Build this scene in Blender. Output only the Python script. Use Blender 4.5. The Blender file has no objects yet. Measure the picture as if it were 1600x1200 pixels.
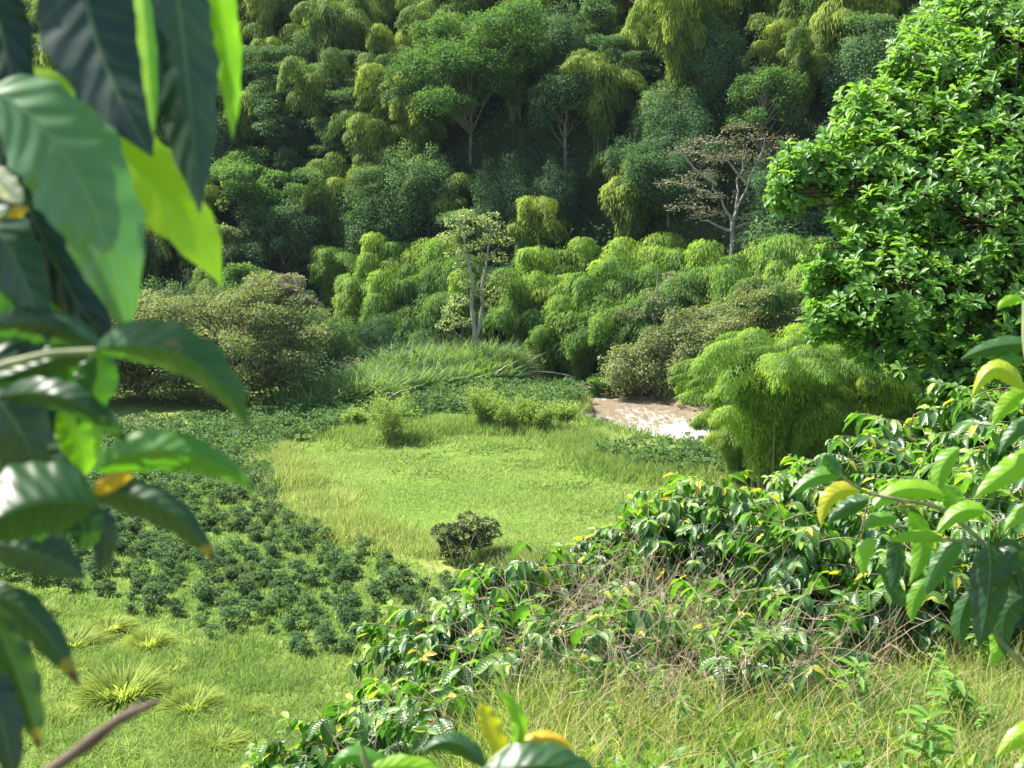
import bpy, math
import numpy as np
from mathutils import Vector, noise as mnoise
rad = math.radians
S = bpy.context.scene
COL = S.collection
rng = np.random.default_rng(7)

# ------------------------------------------------------------------ camera, sky, sun, exposure
CAMZ = 23.0; PITCH = rad(9.0); FPX = 2198.0
cam_d = bpy.data.cameras.new("camera"); cam = bpy.data.objects.new("camera", cam_d); COL.objects.link(cam)
cam.location = (0, 0, CAMZ); cam.rotation_euler = (rad(90) - PITCH, 0, 0)
cam_d.sensor_width = 36; cam_d.lens = FPX / 1600 * 36
cam_d.clip_start = 0.05; cam_d.clip_end = 2500
cam_d.dof.use_dof = True; cam_d.dof.focus_distance = 45; cam_d.dof.aperture_fstop = 14
S.camera = cam
SUN_DIR = Vector((-0.54, 0.23, 0.80)).normalized()
world = bpy.data.worlds.new("World"); S.world = world; world.use_nodes = True
wn = world.node_tree.nodes; wl = world.node_tree.links
sky = wn.new("ShaderNodeTexSky"); sky.sky_type = 'NISHITA'; sky.sun_disc = False
sky.sun_elevation = math.asin(SUN_DIR.z); sky.sun_rotation = math.atan2(SUN_DIR.x, SUN_DIR.y)
sky.air_density = 1.0; sky.dust_density = 1.2; sky.ozone_density = 1.0
wn['Background'].inputs[1].default_value = 0.11
wl.new(sky.outputs[0], wn['Background'].inputs[0])
sd = bpy.data.lights.new("sun", 'SUN'); sd.energy = 5.0; sd.angle = rad(0.55); sd.color = (1.0, 0.95, 0.86)
sun = bpy.data.objects.new("sun", sd); COL.objects.link(sun)
sun.rotation_euler = SUN_DIR.to_track_quat('Z', 'Y').to_euler(); sun.location = (-60, 20, 90)
S.render.engine = 'CYCLES'
S.cycles.max_bounces = 6; S.cycles.diffuse_bounces = 3; S.cycles.glossy_bounces = 2
S.cycles.transmission_bounces = 4; S.cycles.volume_bounces = 0; S.cycles.caustics_reflective = False; S.cycles.caustics_refractive = False
S.view_settings.view_transform = 'Standard'; S.view_settings.look = 'None'
S.view_settings.gamma = 1; S.view_settings.exposure = 1.25
S.render.resolution_x = 1024; S.render.resolution_y = 768

# ------------------------------------------------------------------ helpers
FW = np.array([0, math.cos(PITCH), -math.sin(PITCH)]); UP = np.array([0, math.sin(PITCH), math.cos(PITCH)]); RT = np.array([1., 0, 0])
CP = np.array([0, 0, CAMZ])
def ray(px, py): return FW + RT * (px - 800) / FPX - UP * (py - 600) / FPX
def at(px, py, d): return CP + ray(px, py) * d            # d = depth along the view axis in metres
def ground(px, py, z=0.0):
    r = ray(px, py); return CP + r * ((z - CAMZ) / r[2])
def project(p):
    q = np.asarray(p, float) - CP; d = q @ FW
    return 800 + FPX * (q @ RT) / d, 600 - FPX * (q @ UP) / d

def nrm(a): return a / np.maximum(np.linalg.norm(a, axis=-1, keepdims=True), 1e-9)
class MB:
    def __init__(s): s.V = []; s.Q = []; s.T = []; s.A = []; s.U = []; s.qm = []; s.tm = []; s.n = 0
    def add(s, V, Q=None, T=None, var=0.5, uv=None, mi=0):
        V = np.asarray(V, float); k = len(V)
        s.V.append(V); s.A.append(np.broadcast_to(np.asarray(var, float), (k,)).copy())
        s.U.append(np.zeros((k, 2)) if uv is None else uv)
        if Q is not None and len(Q): s.Q.append(np.asarray(Q, int) + s.n); s.qm.append(np.full(len(Q), mi))
        if T is not None and len(T): s.T.append(np.asarray(T, int) + s.n); s.tm.append(np.full(len(T), mi))
        s.n += k; return s
    def scatter(s, tpl, pos, d, n, size, var=0.5, wid=None, mi=0):
        V, Q, U = tpl; N = len(pos); k = len(V)
        y = nrm(d); x = nrm(np.cross(y, n)); z = np.cross(x, y)
        size = np.broadcast_to(size, (N,)); w = size if wid is None else np.broadcast_to(wid, (N,))
        P = (pos[:, None, :] + V[None, :, 0, None] * (w[:, None, None] * x[:, None, :]) + V[None, :, 1, None] * (size[:, None, None] * y[:, None, :])
             + V[None, :, 2, None] * (size[:, None, None] * z[:, None, :]))
        QQ = (Q[None] + (np.arange(N) * k)[:, None, None]).reshape(-1, 4)
        s.add(P.reshape(-1, 3), QQ, None, np.repeat(np.broadcast_to(var, (N,)), k), np.tile(U, (N, 1)), mi)
    def tube(s, pts, r, n=6, var=0.5, mi=0):
        pts = np.asarray(pts, float); m = len(pts); r = np.broadcast_to(r, (m,))
        t = nrm(np.gradient(pts, axis=0)); ref = np.where(np.abs(t[:, 2:3]) > .9, np.array([[1., 0, 0]]), np.array([[0, 0, 1.]]))
        ref = np.broadcast_to(ref[m // 2], (m, 3))
        a = nrm(np.cross(t, ref)); b = np.cross(t, a); th = np.linspace(0, 2 * np.pi, n, endpoint=False)
        V = pts[:, None] + r[:, None, None] * (np.cos(th)[None, :, None] * a[:, None] + np.sin(th)[None, :, None] * b[:, None])
        i = np.arange(m - 1)[:, None] * n; j = np.arange(n)[None]; j2 = (j + 1) % n
        Q = np.stack([i + j, i + j2, i + n + j2, i + n + j], -1).reshape(-1, 4)
        s.add(V.reshape(-1, 3), Q, None, var, np.zeros((m * n, 2)), mi)
    def build(s, name, mats, parent=None, smooth=True, link=True):
        me = bpy.data.meshes.new(name); V = np.concatenate(s.V)
        Q = np.concatenate(s.Q) if s.Q else np.zeros((0, 4), int); T = np.concatenate(s.T) if s.T else np.zeros((0, 3), int)
        me.vertices.add(len(V)); me.vertices.foreach_set('co', V.astype(np.float32).ravel())
        me.loops.add(Q.size + T.size); me.polygons.add(len(Q) + len(T))
        me.loops.foreach_set('vertex_index', np.concatenate([Q.ravel(), T.ravel()]).astype(np.int32))
        ls = np.concatenate([np.arange(len(Q)) * 4, Q.size + np.arange(len(T)) * 3]).astype(np.int32)
        me.polygons.foreach_set('loop_start', ls)
        me.polygons.foreach_set('material_index', np.concatenate(s.qm + s.tm + [np.zeros(0)]).astype(np.int32))
        me.polygons.foreach_set('use_smooth', np.full(len(ls), smooth))
        a = me.attributes.new('var', 'FLOAT', 'POINT'); a.data.foreach_set('value', np.concatenate(s.A).astype(np.float32))
        U = np.concatenate(s.U); b = me.attributes.new('luv', 'FLOAT_VECTOR', 'POINT')
        b.data.foreach_set('vector', np.column_stack([U, np.zeros(len(U))]).astype(np.float32).ravel())
        for m in (mats if isinstance(mats, (list, tuple)) else [mats]): me.materials.append(m)
        me.update(calc_edges=True); me.validate()
        o = bpy.data.objects.new(name, me)
        if link: COL.objects.link(o)
        if parent is not None: o.parent = parent
        return o
def tag(o, label=None, cat=None, group=None, kind=None):
    if label: o['label'] = label
    if cat: o['category'] = cat
    if group: o['group'] = group
    if kind: o['kind'] = kind
    return o
def thing(name, label, cat, loc=(0, 0, 0), rz=0, group=None):
    o = bpy.data.objects.new(name, None); COL.objects.link(o); o.location = loc; o.rotation_euler = (0, 0, rz)
    o.empty_display_size = 0.3
    return tag(o, label, cat, group)
def copy_tree(o, parent=None):
    c = o.copy(); COL.objects.link(c)
    if parent is not None: c.parent = parent
    for ch in o.children: copy_tree(ch, c)
    return c
class Proto:
    """first call hands out the thing itself, later calls a copy with copied parts"""
    def __init__(s, o): s.o = o; s.used = False
    def place(s, loc, rz=0, sc=1.0, label=None, group=None, lean=(0, 0)):
        o = copy_tree(s.o) if s.used else s.o
        s.used = True
        o.location = loc; o.rotation_euler = (lean[0], lean[1], rz)
        o.scale = (sc, sc, sc) if np.isscalar(sc) else sc
        if label: o['label'] = label
        if group: o['group'] = group
        return o

# leaf templates: x across (unit = full width), y along, z normal
def t_quad(w=.45): return (np.array([[0, 0, 0], [w / 2, .5, .06], [0, 1, -.08], [-w / 2, .5, .06]]), np.array([[0, 1, 2, 3]]), np.array([[0, 0], [1, .5], [0, 1], [-1, .5]]))
def t_leaf(nl=5, w=.4, fold=.10, droop=.25, wave=.03, pw=.8, shape='ell', ph=0.):
    V = []; U = []; Q = []
    for i in range(nl + 1):
        t = i / nl
        if shape == 'ell': hw = w / 2 * (math.sin(math.pi * min(1, t ** pw)) ** .75) * (1 - .25 * t ** 3)
        elif shape == 'obo': hw = w / 2 * (math.sin(math.pi * t ** 1.6) ** .7)
        else: hw = w / 2 * (1 - t) ** .6
        hw = max(hw, w * .02); z = -droop * t * t; y = t * (1 - .3 * droop * t)
        for u in (-1, 0, 1):
            V.append([u * hw, y, z + abs(u) * fold * hw / w * 2 + (wave * math.sin(9.5 * t + u * 1.3 + ph) if u else 0)]); U.append([u, t])
    for i in range(nl):
        for j in range(2):
            a = i * 3 + j; Q.append([a, a + 1, a + 4, a + 3])
    return np.array(V, float), np.array(Q), np.array(U, float)
QUAD = t_quad(.45); QUADW = t_quad(.8)
BLADE = (np.array([[-.5, 0, 0], [.5, 0, 0], [.35, .55, .0], [-.35, .55, .0], [0.05, 1, -.12], [-.05, 1, -.12]]), np.array([[0, 1, 2, 3], [3, 2, 4, 5]]), np.array([[-1, 0], [1, 0], [1, .5], [-1, .5], [0, 1], [0, 1]]))
COF = [t_leaf(6, .42, .12, .22, .035, .85, 'ell', k * 2.) for k in range(3)]
OBO = t_leaf(4, .40, .14, .15, .0, 1, 'obo')
CN = t_leaf(5, 1, 0, .75, 0, 1, 'blade')
GR = t_leaf(4, 1, 0, .45, 0, 1, 'blade')

# ------------------------------------------------------------------ materials
def newmat(name):
    m = bpy.data.materials.new(name); m.use_nodes = True; nt = m.node_tree; nt.nodes.clear()
    out = nt.nodes.new('ShaderNodeOutputMaterial'); return m, nt, out
def N(nt, t, **kw):
    n = nt.nodes.new(t)
    for k, v in kw.items():
        if isinstance(k, str) and hasattr(n, k): setattr(n, k, v)
    return n
def ramp(nt, stops, fac):
    r = nt.nodes.new('ShaderNodeValToRGB'); e = r.color_ramp.elements
    while len(e) < len(stops): e.new(0.5)
    for i, (p, c) in enumerate(stops): e[i].position = p; e[i].color = (*c, 1)
    nt.links.new(fac, r.inputs[0]); return r.outputs[0]
def noise(nt, scale, detail=3, vec=None, rough=.55):
    n = nt.nodes.new('ShaderNodeTexNoise'); n.inputs['Scale'].default_value = scale; n.inputs['Detail'].default_value = detail
    n.inputs['Roughness'].default_value = rough
    if vec is not None: nt.links.new(vec, n.inputs['Vector'])
    return n.outputs[0]
def math_(nt, op, a, b=None, c=None):
    n = nt.nodes.new('ShaderNodeMath'); n.operation = op
    for i, v in enumerate((a, b, c)):
        if v is None: continue
        if isinstance(v, (int, float)): n.inputs[i].default_value = v
        else: nt.links.new(v, n.inputs[i])
    return n.outputs[0]
def mixc(nt, f, a, b):
    n = nt.nodes.new('ShaderNodeMix'); n.data_type = 'RGBA'
    for i, v in ((0, f), (6, a), (7, b)):
        if isinstance(v, (int, float)): n.inputs[i].default_value = v
        elif isinstance(v, tuple): n.inputs[i].default_value = (*v, 1)
        else: nt.links.new(v, n.inputs[i])
    return n.outputs[2]
def leafmat(name, stops, trans=.4, rough=.5, spec=.4, tcol=(1.2, 1.25, .5), objvar=.25, patch=0.0, near=False, tip=0, pscale=.4, bump=.35, coat=0.):
    """leaf: colour ramp over the per-leaf value, mixed with translucency"""
    m, nt, out = newmat(name); L = nt.links.new
    at_ = nt.nodes.new('ShaderNodeAttribute'); at_.attribute_name = 'var'; fac = at_.outputs['Fac']
    oi = nt.nodes.new('ShaderNodeObjectInfo')
    f = math_(nt, 'ADD', fac, math_(nt, 'MULTIPLY', math_(nt, 'SUBTRACT', oi.outputs['Random'], .5), objvar))
    if patch:
        g = nt.nodes.new('ShaderNodeNewGeometry')
        f = math_(nt, 'ADD', f, math_(nt, 'MULTIPLY', math_(nt, 'SUBTRACT', noise(nt, pscale, 2, g.outputs['Position']), .5), patch))
    col = ramp(nt, stops, f)
    p = nt.nodes.new('ShaderNodeBsdfPrincipled'); p.inputs['Roughness'].default_value = rough
    p.inputs['Specular IOR Level'].default_value = spec
    if coat: p.inputs['Coat Weight'].default_value = coat; p.inputs['Coat Roughness'].default_value = .22
    if near:
        uv = nt.nodes.new('ShaderNodeAttribute'); uv.attribute_name = 'luv'
        sx = nt.nodes.new('ShaderNodeSeparateXYZ'); L(uv.outputs['Vector'], sx.inputs[0])
        au = math_(nt, 'ABSOLUTE', sx.outputs[0])
        mid = math_(nt, 'SMOOTH_MIN', 1.0, math_(nt, 'MAXIMUM', 0.0, math_(nt, 'SUBTRACT', 1.0, math_(nt, 'MULTIPLY', au, 16.0))), .1)
        ph = math_(nt, 'MULTIPLY', math_(nt, 'SUBTRACT', sx.outputs[1], math_(nt, 'MULTIPLY', au, .16)), 56.0)
        sn = math_(nt, 'SINE', ph); vein = math_(nt, 'MULTIPLY', math_(nt, 'POWER', math_(nt, 'MAXIMUM', sn, 0.0), 12.0), .12)
        v = math_(nt, 'MAXIMUM', math_(nt, 'MULTIPLY', mid, .45), vein)
        col = mixc(nt, v, col, (.20, .32, .10))
        g = nt.nodes.new('ShaderNodeNewGeometry')
        blot = math_(nt, 'GREATER_THAN', noise(nt, 26, 3, g.outputs['Position']), .70)
        col = mixc(nt, math_(nt, 'MULTIPLY', blot, .6), col, (.22, .15, .02))
        if tip:
            tv = math_(nt, 'ADD', sx.outputs[1], math_(nt, 'MULTIPLY', math_(nt, 'SUBTRACT', noise(nt, 60, 2, g.outputs['Position']), .5), .25))
            col = mixc(nt, math_(nt, 'GREATER_THAN', tv, .86), col, (.26, .20, .03)); col = mixc(nt, math_(nt, 'GREATER_THAN', tv, .92), col, (.10, .045, .02))
        bp = nt.nodes.new('ShaderNodeBump'); bp.inputs['Strength'].default_value = bump; bp.inputs['Distance'].default_value = .004
        L(math_(nt, 'SUBTRACT', math_(nt, 'MULTIPLY', sn, -.5), math_(nt, 'MULTIPLY', mid, 1.2)), bp.inputs['Height']); L(bp.outputs[0], p.inputs['Normal'])
    L(col, p.inputs['Base Color'])
    tr = nt.nodes.new('ShaderNodeBsdfTranslucent')
    mu = nt.nodes.new('ShaderNodeMix'); mu.data_type = 'RGBA'; mu.blend_type = 'MULTIPLY'; mu.inputs[0].default_value = 1
    L(col, mu.inputs[6]); mu.inputs[7].default_value = (*[c * 1.7 for c in tcol], 1); L(mu.outputs[2], tr.inputs[0])
    mx = nt.nodes.new('ShaderNodeMixShader'); mx.inputs[0].default_value = trans
    L(p.outputs[0], mx.inputs[1]); L(tr.outputs[0], mx.inputs[2]); L(mx.outputs[0], out.inputs[0])
    return m
def barkmat(name, c1, c2, scale=6, rough=.9):
    m, nt, out = newmat(name); L = nt.links.new
    g = nt.nodes.new('ShaderNodeNewGeometry'); mp = nt.nodes.new('ShaderNodeMapping'); mp.inputs['Scale'].default_value = (1, 1, .25)
    L(g.outputs['Position'], mp.inputs[0])
    nz = noise(nt, scale, 4, mp.outputs[0]); p = nt.nodes.new('ShaderNodeBsdfPrincipled'); p.inputs['Roughness'].default_value = rough
    L(ramp(nt, [(.35, c1), (.65, c2)], nz), p.inputs['Base Color'])
    bp = nt.nodes.new('ShaderNodeBump'); bp.inputs['Strength'].default_value = .5; L(nz, bp.inputs['Height']); L(bp.outputs[0], p.inputs['Normal'])
    L(p.outputs[0], out.inputs[0]); return m
M = {}
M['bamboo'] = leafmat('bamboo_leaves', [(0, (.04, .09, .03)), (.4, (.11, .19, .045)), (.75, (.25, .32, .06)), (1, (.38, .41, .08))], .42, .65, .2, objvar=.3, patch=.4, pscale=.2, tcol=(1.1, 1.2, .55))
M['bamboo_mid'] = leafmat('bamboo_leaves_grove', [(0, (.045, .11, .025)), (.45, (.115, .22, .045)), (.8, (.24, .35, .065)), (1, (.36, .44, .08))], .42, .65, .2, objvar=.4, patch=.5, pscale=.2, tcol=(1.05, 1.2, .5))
M['bamboo_near'] = leafmat('bamboo_leaves_fine', [(0, (.06, .12, .03)), (.5, (.15, .26, .05)), (.9, (.28, .40, .07)), (1, (.40, .36, .05))], .45, .6, .25, objvar=.0, patch=.3, pscale=.6)
M['forest'] = leafmat('forest_leaves', [(0, (.035, .08, .045)), (.5, (.075, .155, .07)), (1, (.17, .27, .085))], .3, .7, .2, objvar=.7, patch=.4, pscale=.3)
M['fgreen'] = leafmat('bright_forest_leaves', [(0, (.045, .10, .03)), (.5, (.09, .18, .05)), (1, (.17, .29, .07))], .35, .7, .2, objvar=.2, patch=.3, pscale=.3)
M['olive'] = leafmat('olive_brown_leaves', [(0, (.085, .12, .05)), (.4, (.14, .19, .07)), (.7, (.23, .26, .10)), (1, (.36, .33, .17))], .3, .6, .3, objvar=.1, patch=.7, pscale=.22)
M['greybrown'] = leafmat('grey_brown_leaves', [(0, (.10, .10, .07)), (.5, (.19, .185, .13)), (1, (.31, .285, .21))], .25, .7, .2, objvar=.1)
M['palegreen'] = leafmat('pale_green_leaves', [(0, (.13, .17, .07)), (.5, (.25, .31, .13)), (1, (.42, .46, .24))], .35, .6, .3, objvar=.1)
M['under'] = leafmat('understory_leaves', [(0, (.03, .065, .035)), (.5, (.055, .105, .05)), (1, (.10, .17, .07))], .2, .8, .1, patch=.6, pscale=.15)
M['coffee_far'] = leafmat('coffee_bush_leaves', [(0, (.035, .08, .035)), (.5, (.07, .14, .05)), (1, (.16, .26, .075))], .28, .65, .2, objvar=.45)
M['meadow'] = leafmat('meadow_grass_blades', [(0, (.17, .25, .07)), (.5, (.28, .37, .105)), (.85, (.39, .44, .16)), (1, (.47, .44, .24))], .38, .7, .15, patch=.8, pscale=.12, objvar=0, tcol=(1.0, 1.1, .85))
M['rough'] = leafmat('rough_grass_blades', [(0, (.08, .14, .04)), (.5, (.20, .28, .08)), (.85, (.34, .39, .13)), (1, (.45, .40, .22))], .40, .7, .15, patch=.8, pscale=.2, objvar=0, tcol=(1.0, 1.15, .65))
M['cane'] = leafmat('cane_leaves', [(0, (.07, .14, .05)), (.5, (.14, .24, .08)), (.9, (.25, .34, .13)), (1, (.40, .36, .20))], .4, .5, .4, patch=.5, pscale=.2, objvar=0)
M['hedge'] = leafmat('yellowed_grass_blades', [(0, (.17, .25, .06)), (.5, (.31, .39, .10)), (1, (.50, .49, .22))], .40, .7, .15, patch=.4, pscale=.3, objvar=0, tcol=(1.0, 1.0, .85))
M['tussock'] = leafmat('tussock_blades', [(0, (.15, .22, .05)), (.5, (.32, .40, .08)), (1, (.48, .50, .12))], .5, .6, .2, objvar=.2, tcol=(1.0, 1.0, .7))
M['darkbush'] = leafmat('dark_bush_leaves', [(0, (.035, .055, .02)), (.5, (.07, .10, .035)), (1, (.14, .16, .05))], .25, .5, .4, objvar=0)
M['shrub'] = leafmat('light_shrub_leaves', [(0, (.12, .18, .05)), (.5, (.22, .32, .08)), (1, (.34, .42, .12))], .4, .6, .3, objvar=.2)
M['bigtree'] = leafmat('big_tree_leaves', [(0, (.06, .14, .035)), (.45, (.12, .26, .055)), (.8, (.23, .39, .07)), (1, (.38, .47, .08))], .42, .40, .45, tcol=(1.15, 1.15, .45), objvar=0, patch=.25, pscale=.5)
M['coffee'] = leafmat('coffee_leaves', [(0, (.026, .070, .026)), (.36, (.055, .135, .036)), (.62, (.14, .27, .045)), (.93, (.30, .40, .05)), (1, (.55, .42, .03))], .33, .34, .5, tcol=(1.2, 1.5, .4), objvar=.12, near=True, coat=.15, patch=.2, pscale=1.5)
M['coffee_big'] = leafmat('coffee_leaves_close', [(0, (.014, .042, .020)), (.3, (.030, .085, .028)), (.6, (.085, .22, .03)), (.86, (.22, .40, .02)), (.93, (.45, .40, .03)), (1, (.60, .27, .02))], .33, .42, .45, tcol=(1.1, 1.45, .3), objvar=0, near=True, coat=.12, bump=.16)
M['coffee_pale'] = leafmat('coffee_leaves_painted_sheen', [(0, (.07, .16, .06)), (1, (.13, .26, .09))], .3, .33, .7, tcol=(.8, 1.2, .3), objvar=0, near=True, coat=.3, bump=.3)  # paler base colour paints in the sky's sheen on the leaf
M['coffee_dark'] = leafmat('coffee_leaves_painted_shade', [(0, (.012, .034, .020)), (.5, (.03, .075, .035)), (1, (.06, .13, .05))], .07, .40, .5, objvar=0, near=True, coat=.12, bump=.2)  # darker, barely translucent copy of the coffee leaf; shade put into its colour
M['coffee_tip'] = leafmat('coffee_leaves_withered_tip', [(0, (.014, .042, .020)), (.3, (.030, .075, .028)), (.6, (.085, .16, .03)), (1, (.22, .30, .05))], .22, .42, .45, tcol=(1.1, 1.3, .3), objvar=0, near=True, tip=1, coat=.12, bump=.16)
M['palesheen'] = leafmat('leaf_painted_glare', [(0, (.5, .48, .46)), (1, (.75, .72, .72))], .3, .4, .5, objvar=0, near=True)  # near-white base colour stands in for glare on a glossy leaf
M['neargrass'] = leafmat('near_grass_blades', [(0, (.07, .13, .03)), (.45, (.16, .24, .055)), (.75, (.31, .35, .11)), (1, (.50, .43, .24))], .45, .55, .3, patch=.7, pscale=.9, objvar=0)
M['straw'] = leafmat('straw_blades', [(0, (.25, .22, .09)), (.5, (.42, .35, .17)), (1, (.62, .52, .30))], .35, .6, .2, patch=.3, objvar=0)
M['twig'] = barkmat('brown_twig_bark', (.07, .045, .035), (.17, .12, .09), 40)
M['cherry'] = barkmat('coffee_cherry_skin', (.45, .02, .01), (.6, .12, .03), 20, .3)
M['culm'] = barkmat('bamboo_culm', (.10, .14, .05), (.24, .25, .11), 3, .6)
M['bark'] = barkmat('grey_bark', (.13, .11, .085), (.26, .23, .18))
M['palebark'] = barkmat('pale_bark', (.24, .22, .18), (.44, .40, .34))
M['darkbark'] = barkmat('dark_bark', (.05, .04, .03), (.12, .10, .07))
M['stem'] = barkmat('coffee_stem_bark', (.20, .14, .085), (.40, .31, .21), 30)
M['gstem'] = barkmat('green_coffee_twig', (.13, .17, .06), (.27, .30, .13), 60, .6)
M['dry'] = barkmat('dry_twig_bark', (.34, .25, .14), (.60, .48, .32), 12)
M['rock'] = barkmat('wet_rock', (.07, .06, .05), (.22, .19, .16), 1.5, .6)

# ------------------------------------------------------------------ terrain
RIV = np.array([(-200, 185), (-60, 172), (-25, 166), (-8, 160), (4, 153.5), (10.3, 146), (12.2, 136), (14, 127.5), (21, 120), (34, 118.5), (70, 116), (130, 114), (260, 118)], float)
RW = np.array([8, 8, 7, 5, 3.6, 2.8, 4.6, 7.2, 8.6, 8, 8, 8, 8])
def rivdist(x, y):
    x = np.asarray(x, float); y = np.asarray(y, float); best = np.full(x.shape, 1e9)
    for i in range(len(RIV) - 1):
        a, b = RIV[i], RIV[i + 1]; d = b - a; t = np.clip(((x - a[0]) * d[0] + (y - a[1]) * d[1]) / (d @ d), 0, 1)
        q = np.hypot(x - a[0] - t * d[0], y - a[1] - t * d[1]) - (RW[i] * (1 - t) + RW[i + 1] * t)
        best = np.minimum(best, q)
    return best
def sstep(a, b, v): t = np.clip((v - a) / (b - a), 0, 1); return t * t * (3 - 2 * t)
def hillfoot(x): return np.interp(x, [-200, -60, -8, 14, 26, 45, 80, 200], [196, 182, 171, 160, 147, 138, 132, 134])
def wav(x, y, s, k=0):   # cheap smooth noise
    return (np.sin(x / s + 1.3 * k + np.sin(y / s * .7 + k)) + np.sin(y / s * 1.3 + 2.1 * k + np.sin(x / s * .6 + 2 * k))) * .5
def terrain(x, y):
    x = np.asarray(x, float); y = np.asarray(y, float)
    z = .12 * wav(x, y, 9, 1) + .06 * wav(x, y, 3.3, 2)
    z = z + .9 * sstep(70, 48, y) * (1 + .4 * wav(x, y, 5, 4))            # rough rising ground at the near foot
    rd = rivdist(x, y); z = z - 3.0 * sstep(1.2, -3.0, rd)
    hf = hillfoot(x) + 3 * wav(x, 0 * y, 12, 3); t = y - hf
    h = np.where(t < 0, 0, np.where(t < 19, t * 1.45, 27.6 + (t - 19) * .64)); h = np.minimum(h, 27.6 + 160 * .64)
    z = z + np.maximum(h, 0) * (1 + .05 * wav(x, y, 14, 5))
    xp = np.maximum(x, 0); xm = np.maximum(-x, 0)                          # near spur under the camera
    zn = 21.4 - .17 * np.clip(y, -20, 60) - .95 * xm + .06 * np.maximum(xp - 4, 0) + .05 * wav(x, y, 1.1, 6)
    ye = 9.3 + 1.15 * np.minimum(xp, 14); e = np.maximum(y - ye, 0); zn = zn - .78 * (np.sqrt(e * e + 2) - 1.414)
    return np.maximum(z, zn) + 0 * z
def T(x, y): return float(terrain(x, y))

def inpoly(P, x, y):
    P = np.asarray(P); inside = np.zeros(np.shape(x), bool); n = len(P); j = n - 1
    for i in range(n):
        xi, yi = P[i]; xj, yj = P[j]
        c = ((yi > y) != (yj > y)) & (x < (xj - xi) * (y - yi) / (yj - yi + 1e-12) + xi); inside ^= c; j = i
    return inside
def gpoly(px): return np.array([ground(a, b)[:2] for a, b in px])
MEADOW = gpoly([(408, 714), (480, 690), (560, 672), (640, 658), (720, 652), (800, 662), (880, 664), (908, 700), (960, 722), (1060, 745), (1150, 760), (1100, 860), (1000, 890), (900, 895), (780, 882), (650, 868), (520, 842), (450, 790)])
FIELD = gpoly([(405, 722), (448, 792), (515, 852), (640, 880), (680, 900), (760, 912), (900, 902), (960, 960), (720, 985), (640, 968), (600, 1010), (545, 1030), (480, 1035), (400, 985), (320, 1000), (250, 985), (180, 950), (60, 915), (-120, 890), (-160, 700), (160, 668), (330, 662), (470, 650), (585, 636), (650, 612), (800, 603), (915, 612), (930, 650), (850, 656), (700, 650), (560, 670), (470, 690)])
FIELD2 = gpoly([(925, 712), (1000, 702), (1130, 703), (1200, 735), (1080, 745), (1000, 738), (930, 724)])
BARE = gpoly([(110, 652), (215, 652), (250, 662), (150, 668)])

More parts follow.
